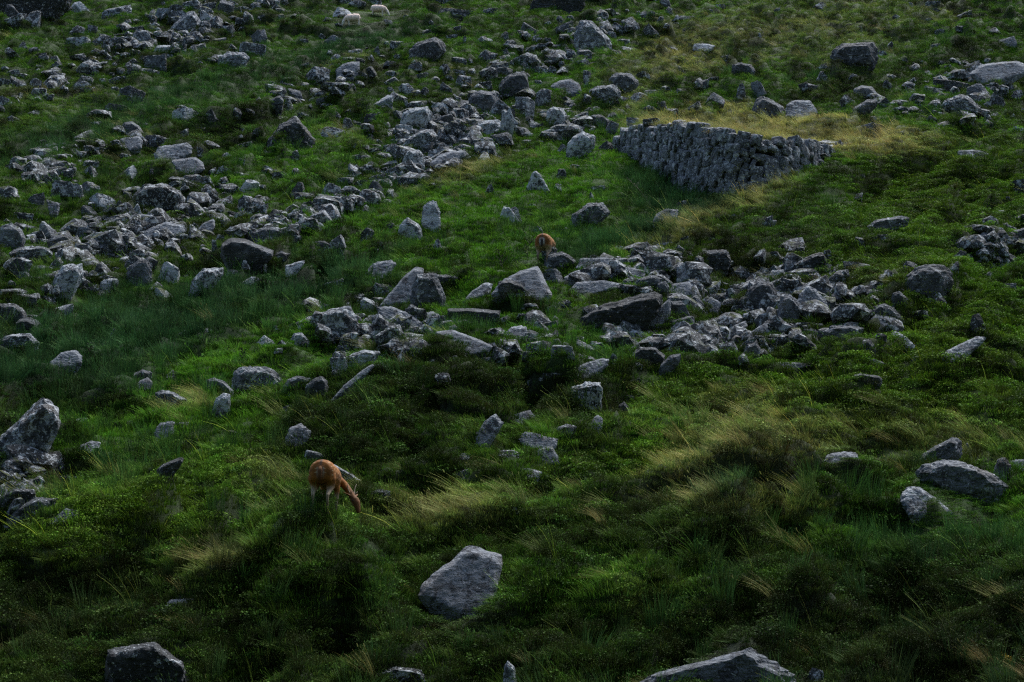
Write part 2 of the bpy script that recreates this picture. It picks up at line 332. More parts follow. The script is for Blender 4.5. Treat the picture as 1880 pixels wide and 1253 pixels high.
ROCKS = r'''
T 0 0
120 60 300 170 ek2
-20 90 150 200 fk2
280 40 400 150 ak2
150 0 330 110 ck1
0 20 140 120 ek1
330 -10 470 90 ak1
P ek1 -60,-60 470,-60 480,60 390,100 250,140 -60,150 |dark crag|dark broken crag speckled with lichen at the top left corner
480 5 600 105 am3 |crag boulder|round lichen speckled boulder at the foot of the dark crag
700 30 880 110 fd2
1075 60 1240 125 fl1
P dm2 1160,220 1200,165 1290,85 1335,75 1390,170 1370,210 1250,225 |split boulder|steep grey split boulder with a ribbed pointed top in the upper left
985 90 1080 160 bd0
880 125 970 165 fd1
960 155 1110 200 fl1
1505 0 1610 110 bm1
1380 60 1500 190 cm3
1250 10 1380 70 fm3
1370 15 1500 70 fm3
1080 5 1140 45 am2
480 170 580 240 ad1
590 175 670 230 fd1
790 165 840 210 am2
850 175 980 225 fm3
900 225 1030 295 am2
1035 290 1180 365 dl3
1110 225 1200 280 am2
1250 200 1370 270 dm1
1540 175 1620 240 bm1
1620 130 1710 170 fm1
1780 105 1840 145 am1
1730 200 1840 300 am0
1820 0 1880 40 fm1
P am2 1500,440 1515,390 1580,355 1680,360 1720,400 1700,450 1600,485 1540,480 |half white boulder|rounded boulder with dark left side and lichen whitened right side
1560 300 1640 360 am2
1640 290 1820 370 fm2
1420 370 1530 430 fd1
1220 290 1300 350 am2
1300 305 1380 375 cm2
1000 380 1140 480 bm1
870 390 950 465 am1
460 260 620 330 fd3
620 245 720 330 dm3
110 280 190 330 em2
0 320 110 400 ad2
700 265 870 310 fd2
640 335 690 365 am2
335 385 410 435 am1
240 365 320 400 fm2
0 450 60 490 am1
30 475 130 520 fm1
-30 540 60 590 fm1
60 515 165 605 cm1
190 540 295 610 am3
300 530 420 600 am3
470 550 640 615 em2
540 605 640 645 fl1
680 535 725 585 am2
735 530 885 570 fm1
620 475 680 520 am2
590 450 640 490 bm1
425 540 475 605 em3
100 635 160 680 am2
205 600 310 675 ad3
300 655 360 700 dm2
-30 660 60 740 ad1
765 600 820 640 fm2
805 600 970 715 bd1 |mossy block|dark square block on the grass left of the domed boulder track
715 720 880 780 fm1
1195 725 1350 850 ad3
1390 760 1500 860 ad1
1580 745 1670 830 ad1
P am0 835,935 838,870 860,845 910,838 960,870 990,920 985,945 |smooth dome|smooth bare dome shaped boulder standing in the dark long grass
P fl1 785,990 850,950 960,940 985,975 975,1020 900,1040 840,1020
1005 935 1195 1025 fm1
P fl1 1060,1060 1100,1010 1290,985 1325,1020 1320,1060 1210,1115 1090,1110 |broad slab|broad dark topped slab resting above the pale flat faced block
P bl0 1165,1110 1350,1085 1395,1120 1408,1170 1270,1213 1240,1195 |pale block|pale blue grey flat faced block, the brightest in the upper left scree
480 1025 545 1060 am1
650 1005 720 1065 am1
190 1090 470 1165 fd1 |dark ledge slab|low dark slab with a thin light top edge at the left
20 1130 95 1180 am1
145 1180 255 1250 am2
245 1195 370 1280 am2
560 1145 660 1230 am3
570 1100 680 1145 fd1
320 1145 440 1210 fd2
800 1130 980 1250 em3
1010 1165 1075 1215 am3
1210 875 1300 960 dm3
1350 870 1410 910 am1
1630 860 1700 930 em3
1605 930 1700 985 am1
1740 890 1810 935 am2
1365 960 1505 1030 am1
1640 980 1750 1020 fm1
1330 1010 1400 1090 am2
1510 1045 1610 1100 am2
1495 1150 1590 1200 fm2
1640 1090 1690 1140 bm1
1800 1145 1870 1200 am2
T 460 0
90 -10 200 60 ad1
540 -10 680 40 fm2
680 -10 800 50 am2
790 -10 900 45 fm2
560 50 690 125 am3
500 120 560 155 am1
570 160 640 190 fm1
910 130 985 180 am1
50 105 105 150 am1
465 230 515 270 am2
515 240 635 310 am1 |boulder below the sheep|dark domed boulder on the grass below the two sheep
325 270 400 305 fm2
1280 50 1530 125 ad1 |mossy hump|low dark mossy hump right of the sheep
1270 -10 1430 30 fd1
1590 40 1730 100 dl3
1390 175 1485 215 am1
1050 95 1090 130 am1
1130 180 1240 250 dm1
1215 135 1275 180 em2
P am1 1095,400 1100,340 1150,290 1270,255 1320,290 1345,340 1300,390 1200,425 |big grey boulder|big domed dark grey boulder uphill of the scree pile
960 285 1050 330 fm2
815 320 890 375 dm2
800 375 850 425 am2
1350 240 1440 275 fm1
1465 250 1490 305 gm3
1560 245 1665 310 am3
1720 215 1780 275 dm2
1810 210 1880 250 fm2
P bl1 590,560 590,480 640,440 755,423 752,530 735,570 |tall pale block|tall pale squared block standing alone below the sheep
750 455 880 530 ad1
350 465 530 600 dd2
205 530 280 580 ad1
230 585 270 610 am1
225 610 370 710 am1
P fd1 70,730 190,660 225,680 215,760 110,770
200 685 320 790 em2
540 605 600 650 dm1
440 655 570 715 dl2
810 650 960 745 dl2
925 600 990 655 am3
735 630 780 660 am1
920 485 1015 540 am3
930 530 1030 590 am3
1085 430 1175 490 dm3
900 420 1005 465 am1
985 370 1040 410 am1
1020 560 1130 660 ad3
1140 600 1235 670 dl1
1140 495 1240 550 ad2
1310 440 1375 505 am2
1390 390 1490 435 fm2
1390 485 1480 530 fm3
1570 370 1660 425 dm2
1715 360 1810 395 fl3
1790 390 1880 460 am1
1600 345 1640 370 am1
1420 520 1530 600 ad0
1300 570 1385 640 cm2
1585 565 1670 625 am2
P bd0 1700,640 1718,570 1780,500 1890,488 1920,560 1915,620 1890,690 1750,680 |overhanging block|big block with pale flat top and black overhung face heading the scree pile
1665 460 1830 540 fd1
P am1 1505,720 1520,660 1590,620 1690,640 1710,700 1690,760 1560,790
1620 680 1760 810 gm2
1700 730 1840 880 em3
1830 690 1900 790 am3
P am3 1035,850 1050,780 1130,740 1220,735 1250,790 1220,860 1130,885 |speckled dome|big lichen speckled domed boulder at the left of the scree pile
1195 780 1260 870 am3
1240 690 1360 800 am3
1255 790 1440 890 am1
1435 765 1530 870 em2
1540 785 1620 840 am3
1010 865 1140 970 am3
P dm2 1050,1010 1080,960 1170,895 1250,890 1290,940 1250,1000 1120,1050
P fm3 1480,890 1600,830 1700,825 1750,870 1740,930 1600,950 1490,940 |speckled slab|long lichen speckled slab low in the scree pile
1330 850 1450 960 em3
1170 960 1330 1060 am2
1330 950 1430 1020 am3
1525 965 1610 1035 bm1
1640 930 1730 980 fm2
1430 920 1520 1000 am3
P dl1 1225,1190 1240,1120 1300,1065 1400,1040 1475,1045 1470,1070 1380,1150 1290,1210 |tongue slab|long smooth tongue shaped slab sloping down at the bottom of the scree pile
1210 1015 1380 1140 am2
1035 1030 1220 1180 am3
920 1095 1060 1170 am1
905 995 1025 1070 dl2
655 1135 795 1230 cm2
780 1130 855 1195 ad0
820 1170 940 1250 dm2
930 1160 1130 1245 fm2
P ed1 115,1015 130,960 210,850 310,795 360,850 440,965 420,1000 260,1035 |triangular boulder|dark triangular boulder with a white lichen patch low on its face
500 870 660 955 ad2
630 810 720 895 cm1
940 755 1060 830 am1
780 790 930 870 ad0
1040 695 1105 755 em3
755 880 815 920 am2
710 980 760 1020 am1
860 960 905 990 am1
150 1090 270 1150 am2
230 1040 340 1100 dl2
100 1150 135 1195 am2
10 890 80 945 am1
75 1030 120 1080 am1
1580 1020 1690 1080 dm1
1690 1070 1740 1110 am1
1800 1025 1880 1065 fm1
440 1190 480 1220 am1
T 920 0
P bd0 195,70 210,20 260,-40 560,-40 575,40 545,68 |black boulder|near black boulder cut off by the top edge of the photo
0 215 50 275 am3
75 210 150 255 am1
130 145 265 220 cm1
290 135 350 185 am1
385 110 430 150 am1
390 140 510 230 dm1
450 105 500 140 am1
540 95 580 130 em1
P gm2 505,300 520,180 560,135 620,140 700,215 755,270 760,320 640,360 570,350 |peaked boulder|tall peaked cracked boulder near the top centre
530 345 620 400 am2
450 330 530 430 ad0
360 300 430 340 am1
435 275 510 310 fm2
285 325 350 385 am1
670 95 750 150 am1
740 160 870 245 ad2
760 80 830 120 am1
830 115 960 210 cm2
730 215 795 265 am2
805 260 895 310 fl2
735 330 835 390 cm1
930 75 970 115 am1
1020 70 1065 110 am1
1080 115 1130 150 am2
1185 95 1330 150 dm2
1100 0 1175 60 am1
1160 150 1240 180 fm1
1120 200 1200 240 dl1
1235 200 1295 235 em0
1395 55 1470 90 fm1
1490 35 1555 70 fm1
60 360 290 470 ad2
190 455 320 510 fd1
325 450 385 510 am1
400 415 440 470 am1
210 240 270 290 am1
75 315 160 365 am3
285 265 340 290 fm2
0 340 60 390 fm2
P fl3 1325,340 1340,298 1420,300 1480,315 1440,350 1380,360
1510 365 1570 425 dl2
1220 460 1280 525 cl2
P bm0 1590,500 1600,445 1650,430 1720,445 1755,490 1740,510 |grey block|plain grey block alone on the olive slope above the dry stone wall
1770 230 1800 260 em2
P am1 740,600 750,530 800,500 880,503 940,560 945,590 850,635 |twin upper boulder|upper right of two rounded boulders touching each other above the wall
P am2 600,690 610,620 660,590 770,582 825,630 820,670 700,710 |twin lower boulder|lower left of two rounded boulders touching each other above the wall
P fl0 345,595 400,560 480,545 540,580 555,630 480,660 400,650 |diamond slab|flat diamond shaped slab lying on bright turf right of the scree pile
560 490 620 590 gm1
940 500 1030 545 fd1
1360 510 1500 560 dl0
1320 550 1430 640 dm1
1200 605 1260 650 am1
1425 640 1540 740 am1
1040 700 1140 760 dl0
1110 745 1215 785 fm3
1280 700 1390 755 dl1
960 760 1020 800 am1
1625 560 1690 700 am2
1740 550 1840 680 cl0
120 600 240 660 ad1
230 610 350 740 ad2
90 680 225 790 gm2
P am3 310,820 320,760 360,735 420,745 455,800 440,860 380,880 |lichen ball|round rock thickly blotched with pale lichen right of the scree pile
135 815 290 895 cl1
440 690 530 740 fd1
495 770 600 830 dm1
0 730 90 930 am3
230 750 310 800 dm1
P cm1 625,795 700,790 750,830 755,880 700,885
735 765 815 830 ad0
710 830 820 930 am0
860 810 970 890 am2
990 820 1110 880 fl1
265 905 470 970 fm3
P em3 450,1090 455,1000 500,940 560,905 650,940 640,1010 560,1100 |wall end boulder|streaked boulder with hanging grass left of the end of the wall
390 985 460 1060 ad0
640 975 780 1045 dm1
785 935 860 1000 ad2
75 1030 130 1060 fm1
480 1135 540 1165 fm1
165 1190 335 1320 em3
385 1170 445 1245 am2
T 1380 0
425 10 545 80 ad1
155 55 210 90 am1
1075 15 1130 50 am1
1210 5 1310 45 fm1
1225 50 1310 100 am1
1425 65 1520 120 dl1
1190 120 1245 150 am1
975 95 1025 135 am1
1405 175 1505 210 fm3
1270 205 1340 240 fm1
1625 180 1735 245 em1
1695 255 1830 330 dm1
705 180 770 215 fm1
P bm1 545,400 560,340 620,295 730,285 835,290 865,350 870,420 700,470 560,475 |broken boulder|large pale boulder split by a dark crack, upper right
865 355 945 400 am1
465 435 550 500 am1
450 495 535 560 ed0
945 285 985 340 am1
680 510 735 550 am3
1160 420 1190 445 am1
P fl1 1505,510 1580,450 1640,435 1830,420 1900,450 1920,500 1780,540 1620,580 |giant slab|giant pale slab jutting from the slope at the right edge
1460 455 1540 530 em1
1280 545 1520 640 fd1
1480 580 1640 690 am0
P am2 1310,730 1330,690 1430,650 1500,665 1580,745 1550,780 1400,785 |lit mound boulder|broad light mound of a boulder below the giant slab
1640 650 1760 750 am1
1800 620 1880 690 am0
905 545 975 620 am1
1055 605 1090 640 am1
320 570 450 640 fd1
P am0 705,650 710,615 760,590 830,600 875,655 870,690 780,705 |egg boulder|smooth egg shaped boulder above the straw coloured terrace
P dm1 685,800 700,750 790,685 870,690 850,740 750,810
600 660 700 740 am1
870 675 960 740 ad2
960 680 1050 750 ad2
1095 635 1195 700 am1
1110 700 1180 740 fm2
1255 675 1320 730 am1
P am1 -5,820 0,760 30,700 80,665 150,695 220,740 245,810 150,835 |terrace boulder|broad grey boulder behind the straw coloured terrace, left of its neighbour
P cl1 235,800 240,720 300,690 400,690 440,740 475,815 350,825 |terrace wedge|wedge of grey rock behind the straw coloured terrace, right of its neighbour
750 855 915 910 fm1 |terrace flat rock|low flat rock lying in the straw coloured terrace grass
1440 840 1550 885 dl2
1560 850 1600 880 am1
1610 790 1660 830 am2
1790 790 1830 830 am1
1850 750 1900 800 am1
1820 875 1900 910 fm1
P fl1 1425,1060 1440,1035 1560,1035 1635,1060 1600,1095 1530,1110 1450,1085 |sunken slab|low pale slab sunk in the bilberry right of the wall
745 1195 790 1240 am2
890 1225 930 1250 am1
590 1050 645 1080 fm1
P cl1 175,1040 210,1000 280,970 350,990 385,1035 340,1055 230,1050 |wall head boulder|pale boulder beside the right end of the dry stone wall
440 1065 580 1110 am1
590 1050 640 1078 am1
T 0 310
340 80 540 220 fm2
530 80 665 175 am1
600 150 790 310 am3
P cl1 275,240 310,205 410,240 400,330 330,325
155 165 290 250 dd1
790 220 835 295 dl1
P bk2 910,200 1000,110 1130,95 1240,150 1270,220 1240,270 1110,320 1010,270 |hollow boulder|huge very dark boulder capped with turf in the left scree
1265 80 1370 130 cl2
1330 145 1435 190 dl1
1375 40 1470 110 am0
1660 70 1780 150 am3
560 255 685 340 cm1
555 320 640 380 am1
655 340 750 385 fd1
890 240 990 335 em3
P cl1 875,370 960,310 1060,330 1075,350 1000,385 950,410
P bl2 965,480 1000,430 1140,365 1260,385 1285,440 1270,460 1100,500 |pale topped boulder|pale topped boulder with lichen spots in the left scree
P dl1 1330,450 1400,380 1475,345 1480,400 1460,430 1360,460
1480 320 1560 370 fl1
1550 295 1690 340 fm1
P gd2 770,600 785,510 830,440 890,440 885,520 870,600
630 440 820 510 fm3
520 390 650 480 am1
620 375 710 420 fm2
680 530 760 590 dm2
200 350 400 490 em2
P am1 0,450 10,390 80,370 150,410 175,480 160,540 60,565 -20,555 |left edge stack|pale rounded boulder at the left edge of the photo in the scree
50 300 210 360 fm2
10 340 70 380 am1
180 475 320 520 fm3
P bm0 325,500 370,465 450,450 510,480 535,540 520,585 400,580 340,540 |rounded cube|rounded cube like boulder with pale top in the left scree
P fd2 60,570 150,530 320,530 360,570 340,640 200,660 100,630 |undercut slab|wide slab with black undercut near the left edge
920 490 1050 580 ad3
P ad0 1530,600 1540,510 1600,475 1690,480 1790,520 1880,560 1860,620 1700,690 1590,670 |smooth dark boulder|smooth black fronted boulder with long grey back
1455 490 1500 565 am3
1715 405 1880 510 fd2
1720 230 1840 310 dd2
1610 410 1670 460 am2
450 590 590 640 fd0
590 570 650 610 am1
350 610 430 690 am2
P em3 300,920 370,740 430,660 560,650 575,720 510,820 470,890 |lichen tower|tall boulder streaked with pale lichen in the left scree
655 630 750 675 bm1
590 620 660 680 am2
615 690 685 740 am1
105 710 220 800 am1
650 745 790 880 gm3
535 790 610 850 am3
P bm0 870,740 900,670 960,620 1020,610 1045,680 1050,800 930,830 880,800 |ribbed boulder|dark ribbed upright boulder at the lower edge of the left scree
1085 650 1245 800 am3
1025 800 1180 915 em3
P dm3 1295,885 1320,770 1400,680 1530,680 1540,720 1450,800 1380,880 |leaning lichen slab|leaning wedge of lichened rock at the lower edge of the left scree
1540 690 1650 760 am2
1650 635 1720 700 em3
1755 650 1840 700 dl2
1580 805 1650 845 am1
1655 740 1800 830 am3
55 840 245 945 bm1
P am1 -20,1090 -20,930 90,925 160,970 185,1020 150,1080 |left edge dome|large pale dome at the left edge of the photo
170 1010 330 1050 fl0
90 1030 280 1140 ad0
P am2 -20,1260 -20,1190 60,1140 210,1135 270,1200 260,1240 |left edge boulder|large mottled boulder at the left edge below the pale dome
365 930 515 1000 fm2
1220 985 1340 1015 fl1
750 1105 830 1160 em2
1205 1110 1310 1180 em1
1380 1100 1460 1140 dl0
T 460 310
-10 105 45 150 am2
275 85 400 190 em1
490 105 620 190 bm2
600 120 760 200 fm2
710 80 810 130 fm1
790 75 930 155 em0
400 155 440 200 am1
-10 225 110 320 dd2
P dl1 500,265 560,230 660,207 670,240 600,270
400 280 560 390 am2
575 310 620 360 am3
395 285 435 345 am2
260 280 355 335 am3
105 320 230 370 fd3
250 375 350 440 am3
P am1 0,440 60,405 180,400 240,430 230,500 120,525 10,500
P dm1 210,530 250,470 310,445 350,470 340,510 270,545
395 375 530 450 am3
405 500 545 610 ad1
550 455 650 560 am2
575 540 650 640 em1
P dm1 115,655 150,600 210,565 270,590 250,630 190,665
P dl2 235,770 240,665 360,630 370,640 330,690 270,740 |pale wedge on the turf edge|pale grooved wedge at the lower edge of the scree above the long grass
415 640 500 690 am2
30 650 100 695 fm2
0 740 70 800 am3
760 415 850 510 bl3
P em3 1010,480 1030,400 1080,335 1100,380 1160,395 1185,450 1170,500 1060,505 |double headed rock|lichened double headed rock left of the tall white stone
P gl3 1178,370 1185,260 1220,215 1280,215 1310,290 1312,390 1280,445 1240,420 |tall white stone|tall upright stone blotched white with lichen
945 370 1010 420 am1
830 540 880 580 am1
860 505 915 560 bl2
700 590 750 640 am2
1245 490 1330 575 em1
1610 110 1700 175 em1
1700 250 1850 360 el3
P dl1 780,800 800,700 850,650 960,628 1000,650 970,700 930,750 850,800 |smooth pale boulder|smooth pale curved boulder at the edge of the long grass
490 745 625 810 dd0
870 785 965 860 am2
P dl0 875,955 960,860 1060,730 1130,675 1190,685 1160,770 1110,930 1000,940 |twin peak left half|left sloping half of the big twin peaked pale boulder
P em1 1100,960 1115,850 1145,730 1200,715 1280,730 1345,900 1330,930 1180,965 |twin peak right half|right half of the big twin peaked boulder with dark base
P bm0 1230,715 1330,735 1460,740 1440,790 1380,850 1290,840
P dl1 1465,915 1530,840 1610,785 1670,790 1650,860 1590,880
P fd0 1365,965 1500,962 1720,980 1715,1020 1660,1090 1400,1110 1370,1040 |table slab|table like slab with level pale top edge and dark front
P cm2 318,1060 380,1020 560,960 680,945 740,1020 735,1090 680,1190 500,1190 360,1140 |undercut boulder|large undercut boulder with white lichen patches beside the long grass
760 880 880 1000 cm3
770 995 890 1080 am2
P cl1 875,950 960,945 1090,990 1180,1060 1160,1100 1000,1100 900,1040
1070 935 1170 1000 cm1
P cl1 1165,990 1260,985 1330,1020 1375,1080 1290,1115 1190,1090
P em3 275,1190 300,1140 350,1130 405,1190 340,1220
130 1080 215 1120 em0
30 1155 150 1245 am3
180 1180 240 1220 am0
P dm2 860,1160 960,1090 1030,1075 1060,1140 1020,1200 900,1220
790 1100 890 1180 am3
740 1170 800 1220 am2
900 1200 1000 1260 am2
P cl0 1280,1125 1400,1110 1560,1170 1665,1220 1640,1260 1500,1290 1310,1300 |shield slab|broad smooth shield shaped grey slab in the middle of the outcrop
1685 1010 1810 1110 am3
P dl1 1740,1165 1800,1090 1870,1080 1900,1120 1840,1190
P cl0 1690,1240 1710,1175 1760,1180 1850,1330 1760,1320
1660 870 1740 940 am2
550 1290 660 1410 am3
T 920 310
385 5 445 80 dl2
345 90 415 155 am1
590 165 650 225 em1
630 120 710 160 fl2
P dm1 470,390 490,310 590,235 690,230 720,275 750,300 660,340 600,400 |crouching boulder|wedge shaped grey boulder on the turf below the wall end, right of the far deer
410 395 500 445 am2
590 400 640 435 am1
195 400 320 455 el3
0 250 130 360 em2
195 235 245 275 am1
P dl1 1050,365 1080,310 1140,275 1220,285 1215,335 1150,360 |hollow side rock|low grey rock between the rushes and the yellow slope below the wall
1200 195 1290 275 dl1
1060 480 1230 540 dl1
1240 460 1300 495 dl1
1390 460 1490 515 am1
1205 525 1265 590 am1
1780 320 1880 410 dl1
790 535 890 575 fl2
1575 315 1630 340 fm2
P em1 285,690 310,600 360,580 420,570 480,600 530,650 480,700 380,710 |rock by the far deer|mottled rock standing directly in front of the far deer's legs
275 690 440 800 am1
P fl1 520,680 560,615 640,630 760,612 850,620 820,670 720,700 600,715 |outcrop top|upper pale sheet of the flat rock outcrop right of the far deer
P fl1 660,740 760,690 880,680 990,700 980,750 800,765
P fl0 980,680 1040,635 1125,630 1110,690 1030,712
P dl1 430,830 440,750 520,700 640,735 620,770 480,800
P fl1 450,850 520,780 700,770 830,790 800,820 560,880 480,880 |outcrop foot|lowest pale sheet of the flat rock outcrop right of the far deer
1120 605 1230 680 am0
P bd0 1255,640 1380,560 1550,555 1580,620 1560,710 1340,710 1270,680 |capped block|thick pale capped block with black space under it
P bl2 1215,770 1215,680 1250,650 1330,665 1320,740 1280,785
1145 700 1220 770 am2
P am1 915,820 950,760 1050,735 1110,760 1080,820 1010,840
P am1 1070,860 1080,790 1130,775 1160,820 1150,900 1100,905
P dl0 1140,860 1200,790 1300,780 1330,850 1260,890
1320 770 1500 870 fm2
P bd0 550,1090 560,1020 700,930 900,890 1060,845 1110,880 1090,960 1000,1090 800,1130 640,1140 |long overhang|long rock with black overhanging face and thin pale rim
P gl0 1000,1100 1020,1030 1120,930 1170,890 1165,1000 1110,1110 |striped wedge|striped pale upright wedge at the right end of the long overhang
1160 890 1300 1040 am0
1285 860 1400 980 am1
P dm0 1140,1090 1170,1050 1330,1015 1340,1080 1250,1110
P cl1 1385,940 1450,885 1520,930 1500,990 1430,1000
1360 1035 1470 1090 am1
1480 1040 1560 1100 am2
1265 1085 1410 1160 cm2
P cl1 1330,1250 1350,1170 1420,1115 1500,1140 1505,1200 1420,1260
P dl0 1540,1160 1600,1090 1690,1050 1700,1090 1640,1130
P dl1 1680,1165 1750,1110 1830,1065 1840,1100 1800,1150
1130 1130 1210 1180 am0
P dl0 880,1250 960,1190 1050,1150 1080,1190 1010,1250
530 1180 640 1270 cm2
350 1220 510 1290 fl1
230 1040 340 1130 cm2
290 1045 400 1095 fm0
0 1010 80 1080 am2
150 1005 190 1050 am2
780 1170 860 1230 am3
P dl1 15,1170 60,1110 170,1090 180,1140 120,1190
1500 1000 1650 1060 fd1
390 900 480 990 ad1
P cl0 -60,860 20,760 120,710 250,672 280,730 345,870 290,915 200,870 120,790 |chisel edge slab|pale slab with a chisel edge running down to the right, below the far deer
P bd0 -45,930 -20,780 60,760 140,790 210,880 250,920 150,950
P cm0 1670,900 1700,830 1780,770 1870,780 1905,840 1915,1000 1760,1000 |dark bellied boulder|big boulder with grey top and black belly in the right scree
T 1380 310
690 165 770 240 dl1
55 320 175 410 dl1
P cm1 800,400 860,350 1000,340 1040,325 1085,340 1060,410 940,450 830,440 |loaf rock|pale loaf shaped rock in the bilberry uphill of the right scree
720 470 800 550 am2
840 450 990 500 fd1
1800 135 1865 175 fl1
1740 190 1790 235 am1
1440 390 1610 440 fm0
P em1 1530,580 1540,480 1600,430 1680,450 1770,545 1700,580 1600,590 |fluted boulder|fluted pale boulder with a yellow lichen spot near the right edge
1665 390 1800 500 em2
P dm1 1800,500 1800,430 1880,405 1930,410 1930,500
P bm0 1485,700 1490,610 1640,590 1780,590 1930,640 1930,690 1650,715 |right edge plinth|long flat plinth of rock under the fluted boulder
1400 560 1500 640 am2
1370 640 1440 720 dl2
P em1 1040,850 1060,750 1150,670 1260,655 1350,690 1390,770 1340,870 1200,915 1090,900 |jagged boulder|large jagged light grey boulder at the right of the scree
1040 635 1160 720 ad0
P ed1 300,665 420,590 490,575 550,700 480,720 360,705 |brownish peak|brownish peaked rock at the top of the right scree
P am1 560,750 600,700 660,695 675,740 620,768
300 545 380 600 fm3
180 610 245 660 am2
110 560 200 620 am2
P dl0 110,770 140,700 220,695 230,740 190,780
400 730 510 780 am1
230 700 390 740 fm1
500 560 560 650 am2
P bm1 150,1100 200,980 200,870 260,860 300,900 370,960 350,1060 250,1110 |left slab of the pair|left of two tall pale slabs leaning together in the right scree
P el1 300,930 340,860 390,800 430,820 520,920 500,960 440,1040 350,1060 |pointed slab of the pair|pointed right one of two tall pale slabs leaning together
555 780 640 850 em1
540 880 680 960 cl2
715 840 760 900 gm1
810 875 905 930 fl3
910 875 970 915 fl3
P am1 965,900 980,855 1020,845 1080,900 1060,950 980,960
P em1 800,1010 860,950 920,930 980,960 1050,1040 900,1030
P dl0 715,1170 760,1090 850,1005 990,1030 980,1060 880,1070 800,1160 |plank slab|pale plank like slab leaning in the lower right scree
P em1 650,1090 690,1010 730,965 770,1000 775,1080
650 935 720 1000 am0
760 930 830 975 fm2
P cl3 960,1150 990,1120 1060,1150 1125,1220 1110,1245 1050,1230 |white lichen slab|almost white lichen covered slab low in the right scree
P fm1 490,1130 560,1085 700,1080 770,1100 740,1190 610,1210
350 1085 490 1190 am1
200 1100 320 1180 am2
310 1060 480 1110 fl1
480 1000 570 1060 am1
60 1180 180 1240 am1
240 1190 310 1240 am1
-60 1190 50 1260 am1
P am1 720,1250 760,1185 820,1175 855,1240 850,1290 740,1290
1100 1130 1160 1170 dl1
1730 780 1830 880 am1
1500 1010 1640 1170 ak1
-100 1130 20 1210 dl1
T 0 620
P cl1 280,220 350,160 420,100 510,85 555,120 560,180 470,200 |whale back rock|pale whale backed rock in the long green grass at left
560 35 680 85 em1
P dm1 890,300 920,250 980,220 1050,235 1040,290 940,310
P dl0 930,370 960,300 1020,275 1055,310 1040,350 950,380
P dl1 1125,275 1190,225 1235,255 1200,295
P cm1 1070,480 1072,375 1120,360 1190,370 1290,430 1230,480 1150,510 |blunt grey rock|blunt grey rock with straw coloured grass against its right side
P em0 1415,370 1430,290 1480,275 1540,300 1610,370 1500,390
P gm3 1455,530 1490,420 1540,380 1590,385 1590,450 1580,540 1520,580 |lichen stalk|narrow lichen whitened stone below the dark wedge
P gd2 -40,830 -20,720 20,690 200,500 290,410 370,470 400,570 330,740 240,830 100,850 |leaning shard|huge pointed shard leaning at the left edge
480 550 600 600 fm1
445 520 490 545 am1
P dl1 1060,740 1060,660 1100,585 1200,575 1210,650 1140,700
1210 585 1310 625 fl1
1565 640 1640 695 fm1
P dl2 525,810 560,740 620,710 695,715 680,760 600,820
335 850 440 910 fl2
445 855 520 915 dl2
P dd1 1085,910 1130,870 1240,825 1260,840 1190,920 1090,950 |shadow rock|narrow dark rock in a hollow above the bilberry bank
150 970 235 1040 cl2
P dd1 -30,1180 -20,1110 100,1040 240,1040 250,1110 180,1180
P dm1 40,1250 100,1180 250,1100 390,1110 350,1190 260,1280 80,1290 |cornered boulder|grey boulder lying in the corner of rocks at the lower left edge
P cl0 325,1295 370,1240 450,1175 540,1190 550,1230 470,1290
15 1285 145 1330 am0
T 460 620
P am2 -125,330 -115,240 -60,200 120,195 180,240 215,300 180,370 60,375 -80,370 |mottled block|broad mottled boulder with rusty moss on top, uphill of the near deer
P fm0 220,350 260,290 330,262 420,290 400,350 300,365
P em0 375,420 380,330 440,280 490,265 530,300 540,400 480,440
215 350 310 415 cl0
P dl0 200,500 250,465 325,455 320,490 240,520
P dl1 555,425 640,330 760,230 840,180 850,200 740,280 600,400 |narrow rib|narrow pale rib of rock running down left from the outcrop
P dm3 640,210 660,130 780,80 890,100 860,160 760,220
545 90 650 170 am3
540 210 640 290 am1
P gl1 225,785 240,690 270,620 350,590 415,640 410,690 330,770 |pale stone in heather|pale upright stone against a heather tussock above the near deer
P am1 370,820 385,775 480,800 540,840 500,870 420,860
P cm2 500,960 500,860 560,870 700,940 760,985 740,1000 620,1005 |rock behind the near deer|dark speckled rock directly behind the near deer
P dm1 755,1135 800,1080 880,1045 960,1060 970,1110 900,1140 |rock by the near deer's head|small light domed rock just right of the near deer's head
1380 120 1440 170 am1
P em1 1590,150 1640,110 1690,100 1735,150 1700,185 1620,175
1470 125 1580 160 fm0
970 90 1040 135 dl0
1230 145 1270 180 am1
P dl1 1545,780 1560,660 1610,580 1690,525 1745,590 1700,650 1610,740 |thin standing slab|thin standing slab left of the pale square stone
1430 800 1515 850 fl1
1420 910 1540 980 am1
P fl0 1700,830 1720,780 1800,775 1860,800 1840,830
1790 1165 1850 1240 am2
T 920 620
P bl0 -40,600 -10,555 50,540 200,500 235,550 240,610 100,620 0,620 |pale square stone|pale square topped stone half hidden by grass in the centre
515 110 570 135 fl1
P dl1 500,290 510,210 560,180 640,185 700,140 740,150 730,190 620,220 570,310 |elbow rock|pale elbow shaped rock rising to the right
745 105 820 190 am1
750 65 860 110 fm1
P dl0 860,100 940,40 1020,-10 1070,0 1060,40 960,80
P fm0 1060,80 1100,30 1190,40 1180,100 1090,110
1200 35 1300 90 am1
P cd0 905,110 960,60 1060,65 1130,120 1120,190 1040,200 940,150 |brown stained rock|brown stained rock with orange edge under the flat slabs
P dm0 1085,270 1100,190 1170,120 1240,110 1230,170 1140,260
890 155 980 220 am2
930 280 980 320 am1
P am1 1670,110 1700,50 1760,30 1790,70 1780,140 1720,160
P dm1 260,285 290,245 370,235 430,250 350,285
175 285 245 330 am2
110 365 160 430 em1
P bk3 485,400 490,340 580,305 680,300 700,340 690,500 560,530 500,500 |peaty outcrop|dark rock face spotted with white lichen under a peat bank
